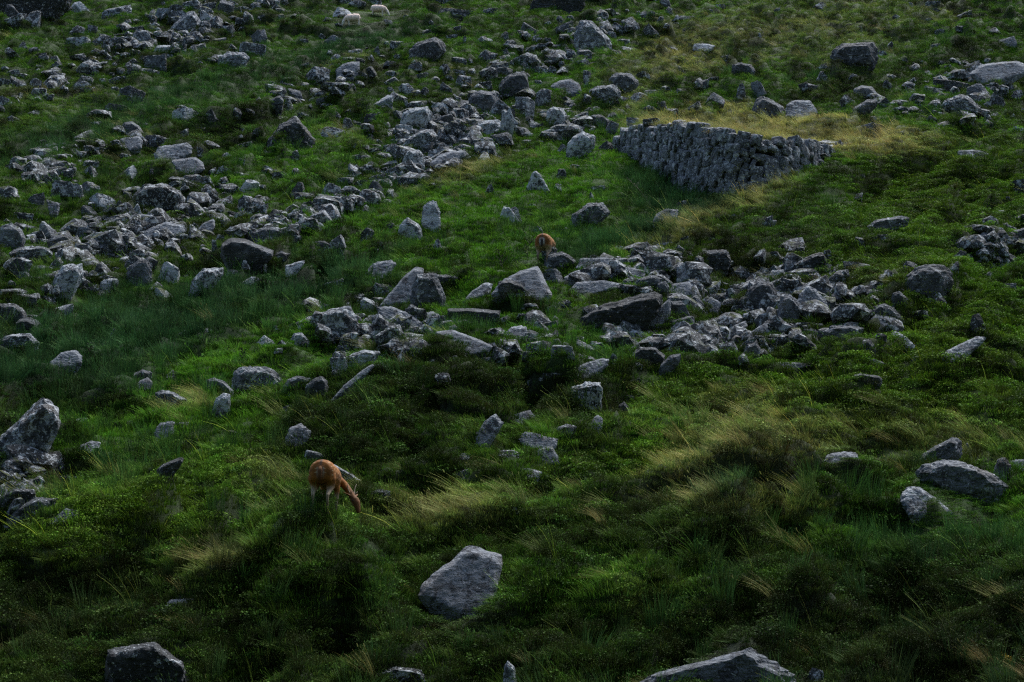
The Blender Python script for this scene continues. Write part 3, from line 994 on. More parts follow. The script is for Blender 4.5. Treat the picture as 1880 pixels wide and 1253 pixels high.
860 390 930 460 am1
P em1 800,540 810,470 850,440 900,520 880,560
P dl1 570,630 640,570 660,535 700,550 695,620 650,640
P am1 370,680 380,620 450,595 520,610 500,680 400,710
P fl1 125,700 150,655 210,650 330,690 390,700 370,760 240,770 170,750 |upper of the stacked pair|upper of two pale rocks stacked in line down the centre
P cl1 235,810 260,765 350,745 395,820 400,870 300,880 |lower of the stacked pair|lower of two pale rocks stacked in line down the centre
P fl2 90,950 110,910 180,900 280,930 260,960 180,980
670 780 745 810 fl0
65 1175 140 1240 am2
T 1380 620
0 25 60 155 am2
60 5 170 60 fm1
85 70 180 130 am0
395 70 460 105 dl1
P fl1 75,230 90,190 200,170 370,175 405,195 330,215 150,235 110,272 |scalloped slab|low scalloped slab lying in the bilberry below the right scree
P em1 710,90 740,40 800,15 850,50 850,110 760,110
780 125 950 200 cm1
P bd0 700,300 705,255 760,245 890,265 895,310 780,330
430 145 485 180 am0
1110 125 1180 160 am1
P dl2 1290,170 1300,120 1400,60 1560,-10 1610,0 1560,60 1420,140 1340,190 |white rimmed rib|long white rimmed rib of rock in dark bilberry at the right
410 615 540 685 dl0
P bl1 500,850 540,800 640,785 720,790 740,850 720,920 640,945 560,930 |cushion stone|pale blocky cushion stone alone in the long grass at lower right
P dm1 1150,850 1180,800 1280,740 1380,685 1440,710 1450,800 1380,870 1230,870 |dark wedge behind|dark wedge leaning behind the big lichened slab at lower right
1450 720 1540 810 em1
P cm1 1140,920 1180,865 1310,840 1440,850 1600,905 1690,960 1760,1020 1700,1050 1500,1095 1260,1060 1170,990 |big lichened slab|biggest lichen crusted slab at lower right
P am1 1670,920 1700,830 1750,825 1790,880 1780,970 1700,1000
P fl0 1780,910 1790,850 1880,840 1930,860 1930,920 1850,930
P dl2 1030,1110 1070,1050 1150,1025 1220,1070 1385,1200 1360,1245 1230,1240 1100,1230 |front lichen rock|wedge of lichened rock in front of the big slab at lower right
300 975 350 1040 am1
T 0 920
P dl1 1130,730 1180,680 1340,670 1330,710 1230,740
P bk1 730,1310 755,1020 880,1005 1060,970 1130,1030 1250,1100 1290,1310 |ledge outcrop|rock ledge face with blotches of white lichen at the bottom left
T 460 920
P bl0 1165,640 1200,560 1300,480 1400,400 1490,310 1530,303 1710,350 1727,400 1680,600 1650,740 1590,835 1510,825 1440,770 1300,700 |foreground slab|big pale tapered slab, the largest bare stone in the foreground
P bk2 860,1300 880,1180 1000,1140 1180,1160 1240,1300
P ak1 500,985 520,910 600,885 655,910 650,960 580,990
P gm2 1740,1300 1750,1150 1775,1100 1820,1150 1840,1300 |pale spur|narrow pale streaked spur of rock at the bottom edge
T 920 920
P am0 900,1290 1000,1205 1250,1160 1440,1090 1700,1005 1770,1060 1880,1120 2010,1200 2060,1300 |bottom edge boulder|huge grey boulder cut off by the bottom edge at right
T 1380 920
290 1040 350 1080 am2
400 1150 500 1290 am2
'''
# ------------------------------------------------------------- rocks
ARCH = {'a': [(0,1),(.02,.55),(.2,.15),(.5,0),(.8,.12),(.98,.5),(1,1)], 'b': [(0,1),(.03,.3),(.12,.08),(.85,0),(1,.25),(.97,1)],
        'c': [(0,.9),(.1,.3),(.3,0),(.45,.05),(.8,.5),(1,.85),(.9,1),(.1,1)], 'e': [(0,1),(.1,.72),(.42,0),(.6,.05),(.95,.8),(1,1)],
        'f': [(0,.7),(.1,.3),(.4,0),(.85,.1),(1,.5),(.9,1),(.1,1)], 'g': [(0,1),(.3,.2),(.55,0),(.95,.1),(1,.35),(.7,1)]}
ARCH['d'] = [(1-x, y) for x, y in ARCH['c']][::-1]
def parse():
    out = []; ox = oy = 0
    for ln in ROCKS.strip().splitlines():
        ln = ln.strip()
        if not ln: continue
        a = ln.split('|'); f = a[0].split()
        if f[0] == 'T': ox, oy = int(f[1]), int(f[2]); continue
        nick, lab = (a[1].strip(), a[2].strip()) if len(a) > 2 else (None, None)
        if f[0] == 'P':
            code = f[1]; P = [tuple(map(float, q.split(','))) for q in f[2:]]; own = True
        else:
            x0, y0, x1, y1 = map(float, f[:4]); code = f[4]; own = False
            rr = random.Random(int(x0*7+y0*13+ox+oy*3))
            P = [(x0+(x1-x0)*(px+rr.uniform(-.07, .07)), y0+(y1-y0)*min(1, max(0, py+rr.uniform(-.07, .07)))) for px, py in ARCH[code[0]]]
        P = [(ox+px/3.76, oy+py/3.76) for px, py in P]
        m = code[1]
        if m in '0123': m = 'm'
        out.append(dict(P=P, face=m if m in 'ldmk' else 'm', shape=code[0], lich=int(code[2]), nick=nick, lab=lab, own=own))
    return out
def fix(code): return code
ICO = {}
def ico(n):
    if n not in ICO:
        bm = bmesh.new(); bmesh.ops.create_icosphere(bm, subdivisions=n, radius=1)
        ICO[n] = (np.array([v.co[:] for v in bm.verts]), np.array([[v.index for v in f.verts] for f in bm.faces])); bm.free()
    return ICO[n]
def hull_planes(pts):
    bm = bmesh.new()
    for p in pts: bm.verts.new(p)
    bmesh.ops.convex_hull(bm, input=bm.verts); bm.normal_update()
    out = []
    for f in bm.faces:
        if f.calc_area() > 1e-7: out.append((*f.normal, f.normal.dot(f.verts[0].co)))
    bm.free(); return np.array(out)
def sculpt(pts, sub, seed, rough=1.0, chips=5, cut=(.74, .95)):
    """closed stone from the hull of pts: facets, broken corners, grain; returns V, F"""
    pts = np.array(pts); c = pts.mean(0); q = pts-c; ext = np.maximum(np.abs(q).max(0), 1e-3)
    pl = hull_planes([tuple(p/ext) for p in q])
    rr = np.random.default_rng(seed)
    extra = []
    for _ in range(chips):
        d = rr.normal(size=3); d /= np.linalg.norm(d)
        s = ((q/ext)@d).max(); extra.append((*d, s*rr.uniform(*cut)))
    pl = np.vstack([pl, np.array(extra)]) if extra else pl
    D, F = ico(sub)
    dn = D@pl[:, :3].T
    r = np.where(dn > 1e-4, pl[:, 3][None, :]/np.maximum(dn, 1e-4), 1e9)
    # soft minimum wears the edges a little
    k = 70.0; rm = r.min(1, keepdims=True); r = rm[:, 0]-np.log(np.exp(-k*np.clip(r-rm, 0, 2)).sum(1))/k*.8
    V = D*r[:, None]*ext
    size = float(np.sort(ext)[1]); s0 = seed % 997
    X = V/size
    n = .045*noise3(X[:, 0]*1.7+s0, X[:, 1]*1.7, X[:, 2]*1.7, 5)+.055*np.abs(noise3(X[:, 0]*3.6, X[:, 1]*3.6+s0, X[:, 2]*3.6, 6))
    n = n+.045*noise3(X[:, 0]*8, X[:, 1]*8, X[:, 2]*8+s0, 7)
    # bedding: stepped grain across one tilted direction
    d = rr.normal(size=3)+np.array([0, 0, 1.5]); d /= np.linalg.norm(d)
    t = X@d*5+.8*noise3(X[:, 0]*2+s0, X[:, 1]*2, X[:, 2]*2, 8); n = n+.035*np.abs((t % 1)-.5)*2
    if sub >= 4: n = n+.014*noise3(X[:, 0]*19, X[:, 1]*19+s0, X[:, 2]*19, 9)
    V = V*(1+rough*(n[:, None]-.03))
    return V+c, F
def slabby(kind, rr):
    """corners of a broken block of the given habit, in a unit box -1..1"""
    c = np.array([(a, b, d) for a in (-1, 1) for b in (-1, 1) for d in (-1, 1)], float)
    c *= rr.uniform(.55, 1.0, (8, 3))
    up = c[:, 2] > 0; rt = c[:, 0] > 0
    if kind == 'e': c[up, 0] *= rr.uniform(.1, .4); c[up, 1] *= .4
    if kind in 'cd':
        q = rt if kind == 'c' else ~rt
        c[up & q, 2] *= rr.uniform(-.3, .3); c[up & q, 1] *= .6
    if kind == 'f': c[:, 2] *= .45
    if kind == 'g': c[:, 0] *= .6; c[up, 0] += rr.uniform(-.4, .5)
    if kind == 'a': c[up] *= np.array([.75, .75, 1.0])
    m = {'a': .7, 'b': .3, 'c': .3, 'd': .3, 'e': .25, 'f': .22, 'g': .2}[kind]
    an = rr.normal(0, m, 3); an[2] = rr.uniform(-1.5, 1.5) if kind in 'abf' else an[2]*1.5
    def rot(i, j, t):
        R = np.eye(3); R[i, i] = R[j, j] = math.cos(t); R[i, j] = -math.sin(t); R[j, i] = math.sin(t); return R
    c = c@rot(0, 1, an[2])@rot(1, 2, an[0])@rot(0, 2, an[1]*.6)
    return c/np.abs(c).max(0)
rocks = parse()
SMOOTH = {'foreground slab', 'giant slab', 'pale block', 'table slab', 'smooth dome', 'shield slab', 'pale square stone', 'twin peak left half', 'plank slab', 'egg boulder', 'chisel edge slab', 'diamond slab', 'smooth dark boulder'}
FOOT = []                       # footprints, for keeping turf off the stone
for i, r in enumerate(rocks):
    P = r['P']; us = [p[0] for p in P]; vs = [p[1] for p in P]
    r['u0'], r['u1'], r['v0'], r['v1'] = min(us), max(us), min(vs), max(vs)
    r['uc'] = .5*(r['u0']+r['u1']); r['vc'] = .5*(r['v0']+r['v1'])
    vb = min(r['v1'], 1246) if r['v1'] < 1262 else r['v1']
    x, y, z = cast(r['uc'], vb)
    r['at'] = (x, y, z); r['area'] = (r['u1']-r['u0'])*(r['v1']-r['v0'])
    if r['nick']: r['area'] *= 1.6
    s = y/FPX; W = (r['u1']-r['u0'])*s; Hh = (r['v1']-r['v0'])*s
    T = max(.55*min(W, 1.5*Hh), .14); T = min(T, 2.6)
    r['dim'] = (W, T, Hh)
    pts = []
    def put(u, v, d):
        rx, rz = ray(u, v); yy = y+d; pts.append((rx*yy-x, d, rz*yy-z))
    uc, v0, v1 = r['uc'], r['v0'], r['v1']; hh = max(v1-v0, 1)
    mode = r['face']
    cu = sum(us)/len(us); cv = sum(vs)/len(vs)
    low = [p[0] for p in P if (v1-p[1])/hh < .3]; ub = sum(low)/len(low)
    for u, v in P:
        rel = (v1-v)/hh
        if mode == 'l':
            put(u, v, T*(.05+.95*rel)); put(cu+(u-cu)*.8, cv+(v-cv)*.8, T*(.0+.85*((v1-(cv+(v-cv)*.8))/hh))-.06*T)
            put(cu+(u-cu)*.8, v+.1*hh, T*1.25)
        elif mode in 'dk':
            if rel > .5:
                put(u, v, T*.62); put(cu+(u-cu)*.96, v+.13*hh, T*.02); put(cu+(u-cu)*.9, v+.10*hh, T*1.15)
            else:
                put(u, v, T*.58); put(u, v, T*1.05)
        else:
            put(u, v, T*.45); put(cu+(u-cu)*.66, cv+(v-cv)*.62-.02*hh, 0.0); put(cu+(u-cu)*.72, cv+(v-cv)*.7, T*1.05)
        if rel < .3:
            rx, rz = ray(ub+(u-ub)*.72, v); pts.append((rx*(y+T*.3)-x, T*.3, rz*(y+T*.3)-z-.30*Hh-.05)); pts.append((rx*(y+T)-x, T, rz*(y+T)-z-.30*Hh))
    px = max(W, Hh)/s
    if not r['own']:
        rr = np.random.default_rng(i*7+3); c = slabby(r['shape'], rr); Tt = max(T, .6*W)
        rz = ray(uc, v0)[1]; top = (rz*(y+Tt*.4)-z)*1.08; bot = -.25*Hh-.04
        pts = [(q[0]*W*.56, Tt*.5+q[1]*Tt*.55, (q[2]+1)/2*(top-bot)+bot) for q in c]
    sub = 5 if px > 56 else (4 if px > 13 else 3)
    V, F = sculpt(pts, sub, 1000+i*17, rough=(.42 if r['nick'] in SMOOTH else .9), chips=(1 if r['nick'] in SMOOTH else 4) if r['own'] else 4, cut=(.88, .98) if r['own'] else (.72, .93))
    # bring the worn stone back to its full width and height
    lo, hi = np.array(pts).min(0), np.array(pts).max(0)
    V[:, 0] = lo[0]+(V[:, 0]-V[:, 0].min())/(np.ptp(V[:, 0]))*(hi[0]-lo[0])
    V[:, 2] = V[:, 2]+(hi[2]-V[:, 2].max())*np.clip((V[:, 2]-lo[2])/(V[:, 2].max()-lo[2]), 0, 1)
    V = V*1.04
    r['V'], r['F'] = V, F
    V[:, 2] -= .05*Hh
    FOOT.append((x, y+T*.62, W*.42, T*.42))
order = sorted(range(len(rocks)), key=lambda i: -rocks[i]['area'])
keep = set(order[:300])
# --- labels: named stones carry their own; the rest are told by look, and by the stones one can find around them
MARKS = [(n['uc'], n['vc'], 'the '+n['nick']) for k, n in enumerate(rocks) if n['nick'] and k in keep]
MARKS += [(608, 890, 'the near deer'), (1004, 455, 'the far deer'), (647, 40, 'the left sheep'), (694, 23, 'the right sheep'), (1340, 300, 'the dry stone wall')]
used = {}
SH = {'a': 'rounded', 'b': 'blocky', 'c': 'wedge shaped', 'd': 'slanting', 'e': 'peaked', 'f': 'flat', 'g': 'leaning'}
LI = ['plain', 'grey', 'lichen spotted', 'lichen covered']
SECT = ['right of', 'upper right of', 'above', 'upper left of', 'left of', 'lower left of', 'below', 'lower right of']
def size_word(r):
    a = r['area']; return 'tiny' if a < 200 else ('small' if a < 520 else ('mid sized' if a < 1500 else 'large'))
for i in order[:300]:
    r = rocks[i]
    if r['lab']: r['label'] = r['lab']; continue
    best = None
    for d, mu, mv, nm in sorted((math.hypot(mu-r['uc'], mv-r['vc']), mu, mv, nm) for mu, mv, nm in MARKS)[:6]:
        k = int(round(math.degrees(math.atan2(r['vc']*-1+mv, r['uc']-mu))/45)) % 8
        cnt = used.get((nm, k), 0); sc = d*(1+.9*cnt)
        if best is None or sc < best[0]: best = (sc, nm, k, d)
    _, nm, k, d = best; used[(nm, k)] = used.get((nm, k), 0)+1
    r['rel'] = (nm, k, d)
grp = {}
for i in order[:300]:
    if 'rel' in rocks[i]: grp.setdefault(rocks[i]['rel'][:2], []).append(i)
ORD = ['nearest', 'second', 'third', 'fourth', 'fifth', 'sixth', 'seventh', 'eighth', 'ninth', 'tenth', 'eleventh', 'twelfth']
for (nm, k), L in grp.items():
    L.sort(key=lambda i: rocks[i]['rel'][2])
    for n, i in enumerate(L):
        r = rocks[i]; look = '%s %s %s rock' % (size_word(r), LI[r['lich']], SH[r['shape']])
        if n == 0: r['label'] = '%s just %s %s' % (look, SECT[k], nm)
        else: r['label'] = '%s, %s out %s %s' % (look, ORD[min(n, 11)], SECT[k], nm)
for i in order[:300]:
    r = rocks[i]
    if len(r['label'].split()) > 16: r['label'] = r['label'].replace(size_word(r)+' ', '').replace(', ', ' ')
    if len(r['label'].split()) > 16: print('LONG', r['label'])
def name_of(r):
    px = max(r['u1']-r['u0'], r['v1']-r['v0'])
    if r['shape'] == 'f': return 'rock_slab'
    return 'boulder' if px > 45 else 'rock'
def colour(r, i):
    q = random.Random(i*31)
    L = [.05, .33, .66, 1.0][r['lich']]
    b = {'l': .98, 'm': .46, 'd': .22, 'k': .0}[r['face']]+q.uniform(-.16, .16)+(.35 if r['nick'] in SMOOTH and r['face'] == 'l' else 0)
    return (L, b, q.uniform(0, .75) if not r['own'] else q.uniform(0, .4), 1)
rest = []
for i in range(len(rocks)):
    r = rocks[i]
    if i in keep:
        nm = name_of(r); me = mesh_np(nm, r['V'], r['F'], False)
        if r['lab'] and 'crag' in r['lab'] and r['nick'] == 'dark crag': nm = 'crag'
        o = link(nm, me, MAT_ROCK, label=r['label'], cat='boulder' if nm == 'boulder' else 'rock', group='boulders and rocks strewn over the hillside', kind='thing')
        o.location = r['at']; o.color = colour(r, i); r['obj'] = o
    else: rest.append(i)
# the remaining, smaller stones and the rubble between them: beyond counting, one object
VV, FF, n0 = [], [], 0
for i in rest:
    r = rocks[i]; VV.append(r['V']+np.array(r['at'])); FF.append(r['F']+n0); n0 += len(r['V'])
rub = []
SCREE = [(1450,555,190,95,230),(690,615,110,60,85),(250,430,240,90,330),(820,230,150,90,300),(300,75,240,60,260),(1050,80,160,60,110),(120,290,140,50,80),(1290,630,150,30,110),(1180,500,150,50,90),(1720,160,120,60,60),(560,400,130,30,110),(780,310,120,30,90),(1080,210,160,50,70),(600,150,120,60,60),(940,620,300,60,60),(1480,290,60,22,50),(40,880,70,60,40),(1835,455,60,60,70),(1800,190,90,50,50)]
gr = np.random.default_rng(5)
for (u, v, a, b, n) in SCREE:
    for _ in range(int(n*1.0)):
        uu = u+gr.normal()*a*.5; vv = v+gr.normal()*b*.42-(.34*(uu-u) if v < 460 else 0)
        if vv < -10 or vv > 1200: continue
        rub.append((uu, vv))
KIT = []
for q in range(24):
    c = slabby('abcdefab'[q % 8], gr); KIT.append(sculpt(c, 2, 7000+q, .9, 2, (.75, .95)))
for uu, vv in rub:
    x, y, z = cast(uu, vv)
    s = (gr.uniform(.10, .28)+.32*gr.random()**3)*(y/45)**.35
    e = s*gr.uniform(.6, 1.5, 3); e[2] *= .75
    V, F2 = KIT[gr.integers(24)]; V = V*e
    an = gr.uniform(0, 6.28); R = np.array([[math.cos(an), -math.sin(an), 0], [math.sin(an), math.cos(an), 0], [0, 0, 1]]); tl = gr.uniform(-.5, .5); R = R@np.array([[1, 0, 0], [0, math.cos(tl), -math.sin(tl)], [0, math.sin(tl), math.cos(tl)]])
    VV.append(V@R.T+np.array([x, y, z+e[2]*.12])); FF.append(F2+n0); n0 += len(V)
o = link('rubble', mesh_np('rubble', np.vstack(VV), np.vstack(FF)), MAT_ROCK, label='grey stones and rubble scattered between the boulders', cat='rubble', kind='stuff')
o.color = (.6, .22, .6, 1)

# ------------------------------------------------------------- dry stone wall
wl = []
nseg = 140
ts = np.linspace(0, len(WX)-1, nseg)
wx = np.interp(ts, range(len(WX)), WX); wy_ = np.interp(ts, range(len(WX)), WY); wh_ = np.interp(ts, range(len(WX)), WZ)
L = np.concatenate([[0], np.cumsum(np.hypot(np.diff(wx), np.diff(wy_)))]); LT = L[-1]
VV, FF, n0 = [], [], 0
def wall_at(l):
    x = np.interp(l, L, wx); y = np.interp(l, L, wy_); h = np.interp(l, L, wh_)-float(H(x, y-.35))+.09*float(noise2(np.array(l/1.1), np.array(3.), 4))-.02
    x2 = np.interp(min(l+.3, LT), L, wx); y2 = np.interp(min(l+.3, LT), L, wy_); x1 = np.interp(max(l-.3, 0), L, wx); y1 = np.interp(max(l-.3, 0), L, wy_)
    t = np.array([x2-x1, y2-y1, 0]); t /= np.linalg.norm(t)
    return np.array([x, y, 0]), t, h
wr = np.random.default_rng(21)
def stone(cpos, t, w, h, d, lean, sub=3, seed=0):
    """one walling stone: irregular block, long side along its lean"""
    pts = []
    for sx in (-1, 1):
        for sy in (-1, 1):
            for sz in (-1, 1):
                pts.append((sx*w/2*wr.uniform(.75, 1.05), sy*d/2*wr.uniform(.9, 1.05), sz*h/2*wr.uniform(.75, 1.05)))
    pts += [(0, -d/2*1.15, wr.uniform(-.2, .2)*h), (wr.uniform(-.2, .2)*w, 0, h/2*1.12)]
    V, F = sculpt(pts, sub, seed, .5, 1, (.85, .97))
    c, s = math.cos(lean), math.sin(lean); R1 = np.array([[c, 0, s], [0, 1, 0], [-s, 0, c]])
    nrm = np.array([-t[1], t[0], 0]); M = np.stack([t, nrm, np.array([0, 0, 1.])], 1)
    return V@R1.T@M.T+cpos, F
FACE = []
sd = 5000; coping = []
l = 0.0
gz = lambda p: float(H(p[0]+0*p[0], p[1]-.35))
zf = -.35
while zf < 3.2:
    rh = wr.uniform(.24, .46); l = wr.uniform(0, .3)
    while l < LT:
        bw = rh*wr.uniform(.6, 1.7); bh = rh*wr.uniform(.85, 1.25)
        if wr.random() < .08 and zf < 1.0: bw *= 1.2; bh *= 1.8
        p, t, h = wall_at(min(l+bw/2, LT-.01)); wob = .05*float(noise2(np.array(l*1.3), np.array(zf), 6))
        if zf+wob < h-.08:
            nrm = np.array([-t[1], t[0], 0]); zz = gz(p)
            lean = wr.uniform(.05, .5)
            c = p+nrm*(.10*zf+wr.uniform(-.10, .10))+np.array([0, 0, zz+min(zf+wob, h-.12)+rh*.45])
            V, F = stone(c, t, bw*1.02, bh*.98, .5, lean, 3, sd); sd += 13
            VV.append(V); FF.append(F+n0); n0 += len(V)
        l += bw*.93
    zf += rh*.86
p0, _, _ = wall_at(LT*.55)
org = np.array([p0[0], p0[1], gz(p0)])
wall = link('dry_stone_wall', None, label='rough dry stone retaining wall of dark leaning stones below a straw coloured terrace', cat='wall', kind='thing'); wall.location = org
a = link('stonework', mesh_np('stonework', np.vstack(VV)-org, np.vstack(FF)), MAT_WALL, wall); a.color = (.55, .6, .25, 1)
# fill behind the face so nothing shows through the joints
nb = 60; B = []
for i in range(nb):
    p, t, h = wall_at(LT*i/(nb-1)); nrm = np.array([-t[1], t[0], 0]); zz = gz(p)
    for (dd, hz) in ((.02, -.6), (.02+.1*h, h*.93), (.55, h*.9), (.55, -.6)): B.append(p+nrm*dd+np.array([0, 0, zz+hz]))
B = np.array(B)-org; fb = []
for i in range(nb-1):
    for j in range(4): fb.append((i*4+j, i*4+(j+1) % 4, i*4+4+(j+1) % 4, i*4+4+j))
fb += [(0, 1, 2, 3), tuple((nb-1)*4+j for j in (3, 2, 1, 0))]
a = link('rubble_core', mesh_np('rubble_core', B, np.array(fb)), MAT_WALL, wall); a.color = (0, -.8, .3, 1)
for i in range(0, nb, 2):
    p, t, h = wall_at(LT*i/(nb-1)); FOOT.append((p[0], p[1]+.1, .35, .45))
# ------------------------------------------------------------- vegetation
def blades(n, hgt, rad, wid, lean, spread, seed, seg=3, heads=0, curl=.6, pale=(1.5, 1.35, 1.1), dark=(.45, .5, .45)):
    r = np.random.default_rng(seed); V, F, S = [], [], []
    for b in range(n):
        a = r.uniform(0, 6.283); rr = rad*math.sqrt(r.random()); bx, by = rr*math.cos(a), rr*math.sin(a)
        h = hgt*r.uniform(.5, 1.1); d = np.array([math.cos(a), math.sin(a)])*spread*r.uniform(.2, 1)+np.array([-lean, lean*.15])*r.uniform(.6, 1.3)
        w = wid*r.uniform(.6, 1.25); fa = r.uniform(-.7, .7); side = np.array([math.cos(fa), math.sin(fa)])
        k0 = len(V); tone = r.uniform(.45, 1.7); dry = r.random() < .10
        for s in range(seg+1):
            t = s/seg; hz = h*(t-.28*curl*t*t*(abs(d).sum()))
            px = bx+d[0]*h*t**1.7; py = by+d[1]*h*t**1.7; ww = w*(1-t**1.6)*.5+.0008
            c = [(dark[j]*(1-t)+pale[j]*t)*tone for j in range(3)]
            if dry: c = [c[0]*1.6+.05, c[1]*1.2+.05, c[2]*1.2]
            for q in (-1, 1): V.append((px+q*side[0]*ww, py+q*side[1]*ww, hz-.03)); S.append(c)
        for s in range(seg): F.append((k0+2*s, k0+2*s+1, k0+2*s+3, k0+2*s+2))
        if b % 3 == 0 and b < heads*3:
            k1 = len(V); t0 = V[-1]
            for dx, dz in ((-.006, 0), (.006, 0), (.007, .05), (-.004, .05)): V.append((t0[0]+dx-dz*.5, t0[1], t0[2]+dz*.8)); S.append((1.9, 1.7, 1.4))
            F.append((k1, k1+1, k1+2, k1+3))
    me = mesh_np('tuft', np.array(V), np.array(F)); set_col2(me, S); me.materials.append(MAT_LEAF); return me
def set_col2(me, S):
    at = me.attributes.new('shade', 'FLOAT_COLOR', 'POINT'); a = np.ones((len(S), 4), np.float32); a[:, :3] = np.array(S); at.data.foreach_set('color', a.ravel())
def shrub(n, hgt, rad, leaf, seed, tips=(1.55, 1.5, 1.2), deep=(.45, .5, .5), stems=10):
    r = np.random.default_rng(seed); V, F, S = [], [], []
    for _ in range(n):
        a = r.uniform(0, 6.283); q = math.sqrt(r.random()); t = r.random()**.6
        x, y = rad*q*math.cos(a), rad*q*math.sin(a); top = hgt*(1-.55*q*q); z = top*t
        c = np.array([x, y, z]); u = r.normal(size=3); u /= np.linalg.norm(u); w = np.cross(u, r.normal(size=3)); w /= np.linalg.norm(w)
        l = leaf*r.uniform(.6, 1.3); k = len(V); tone = r.uniform(.7, 1.3)
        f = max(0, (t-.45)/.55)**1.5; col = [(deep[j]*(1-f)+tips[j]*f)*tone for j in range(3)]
        for e, g in ((-1, 0), (0, -.45), (1, 0), (0, .45)): V.append(tuple(c+u*l*e*.5+w*l*g)); S.append(col)
        F.append((k, k+1, k+2, k+3))
    for _ in range(stems):
        a = r.uniform(0, 6.283); q = rad*r.uniform(.2, .9); k = len(V)
        for (m, z, wd) in ((.4, -.04, .004), (1, hgt*.8, .002)):
            for s in (-1, 1): V.append((q*m*math.cos(a)+s*wd, q*m*math.sin(a), z)); S.append((.8, .6, .6))
        F.append((k, k+1, k+3, k+2))
    me = mesh_np('sprig', np.array(V), np.array(F)); set_col2(me, S); me.materials.append(MAT_LEAF); return me

# candidate spots, thinning out and growing coarser up the hill
def spots(N0, y0, y1, seed, pw=1.5, half=.42):
    r = np.random.default_rng(seed); P = []
    ys = np.geomspace(y0, y1, 60)
    for a, b in zip(ys[:-1], ys[1:]):
        m = .5*(a+b); n = int(N0*(30/m)**pw*(b-a)*2*half*m)
        y = r.uniform(a, b, n); x = r.uniform(-half, half, n)*y; P.append(np.stack([x, y], 1))
    return np.vstack(P)
FT = np.array(FOOT)
def clear_of_rock(P, m=1.0):
    ok = np.ones(len(P), bool)
    for fx, fy, ra, rb in FT:
        w = np.where((np.abs(P[:, 0]-fx) < ra) & (np.abs(P[:, 1]-fy) < rb))[0]
        if len(w):
            q = ((P[w, 0]-fx)/(ra*m))**2+((P[w, 1]-fy)/(rb*m))**2; ok[w[q < .8]] = False
    return ok
# grazed spots round the animals
GRAZED = [(*G(600, 925), .5, 1.0), (*G(1004, 475), .9, 1.6), (*G(650, 55), 2.2, 6.0), (*G(697, 38), 2.2, 6.0), (*G(860, 1150), .7, 1.1), (*G(1545, 875), .5, .9), (*G(1760, 915), .9, 1.1), (*G(1700, 950), .6, .9), (*G(240, 1250), .8, .8), (*G(50, 870), .8, .8), (*G(1330, 1252), 1.2, .8), (*G(600, 660), 1.2, 2), (*G(1130, 610), 1.5, 2)]
def trod(P):
    return np.clip(sum(np.exp(-(((P[:, 0]-a)/ra)**2+((P[:, 1]-b)/rb)**2)**2) for a, b, ra, rb in GRAZED), 0, 1)
def scatter(name, P, sc, rot, tint, variants, label, cat, seed=1):
    z = H(P[:, 0], P[:, 1]); me = bpy.data.meshes.new(name); me.vertices.add(len(P))
    me.vertices.foreach_set('co', np.column_stack([P, z]).astype(np.float32).ravel())
    a = me.attributes.new('scl', 'FLOAT_VECTOR', 'POINT'); a.data.foreach_set('vector', sc.astype(np.float32).ravel())
    a = me.attributes.new('rot', 'FLOAT_VECTOR', 'POINT'); a.data.foreach_set('vector', rot.astype(np.float32).ravel())
    set_col(me, 'tint', tint)
    a = me.attributes.new('pick', 'INT', 'POINT'); a.data.foreach_set('value', np.random.default_rng(seed).integers(0, len(variants), len(P)).astype(np.int32))
    o = link(name, me, MAT_LEAF, label=label, cat=cat, kind='stuff')
    g = bpy.data.node_groups.new(name, 'GeometryNodeTree')
    g.interface.new_socket('Geometry', in_out='INPUT', socket_type='NodeSocketGeometry'); g.interface.new_socket('Geometry', in_out='OUTPUT', socket_type='NodeSocketGeometry')
    N = g.nodes; gi = N.new('NodeGroupInput'); go = N.new('NodeGroupOutput'); iop = N.new('GeometryNodeInstanceOnPoints'); jn = N.new('GeometryNodeJoinGeometry')
    for v in reversed(variants):
        src = bpy.data.objects.new('tuft_source', v)
        oi = N.new('GeometryNodeObjectInfo'); oi.inputs['Object'].default_value = src; oi.inputs['As Instance'].default_value = True
        g.links.new(oi.outputs['Geometry'], jn.inputs[0])
    def attr(nm, ty):
        n = N.new('GeometryNodeInputNamedAttribute'); n.data_type = ty; n.inputs['Name'].default_value = nm; return n.outputs['Attribute']
    g.links.new(gi.outputs[0], iop.inputs['Points']); g.links.new(jn.outputs[0], iop.inputs['Instance'])
    iop.inputs['Pick Instance'].default_value = True
    g.links.new(attr('pick', 'INT'), iop.inputs['Instance Index']); g.links.new(attr('scl', 'FLOAT_VECTOR'), iop.inputs['Scale'])
    er = N.new('FunctionNodeEulerToRotation'); g.links.new(attr('rot', 'FLOAT_VECTOR'), er.inputs[0]); g.links.new(er.outputs[0], iop.inputs['Rotation'])
    g.links.new(iop.outputs[0], go.inputs[0])
    md = o.modifiers.new('growth', 'NODES'); md.node_group = g
    return o
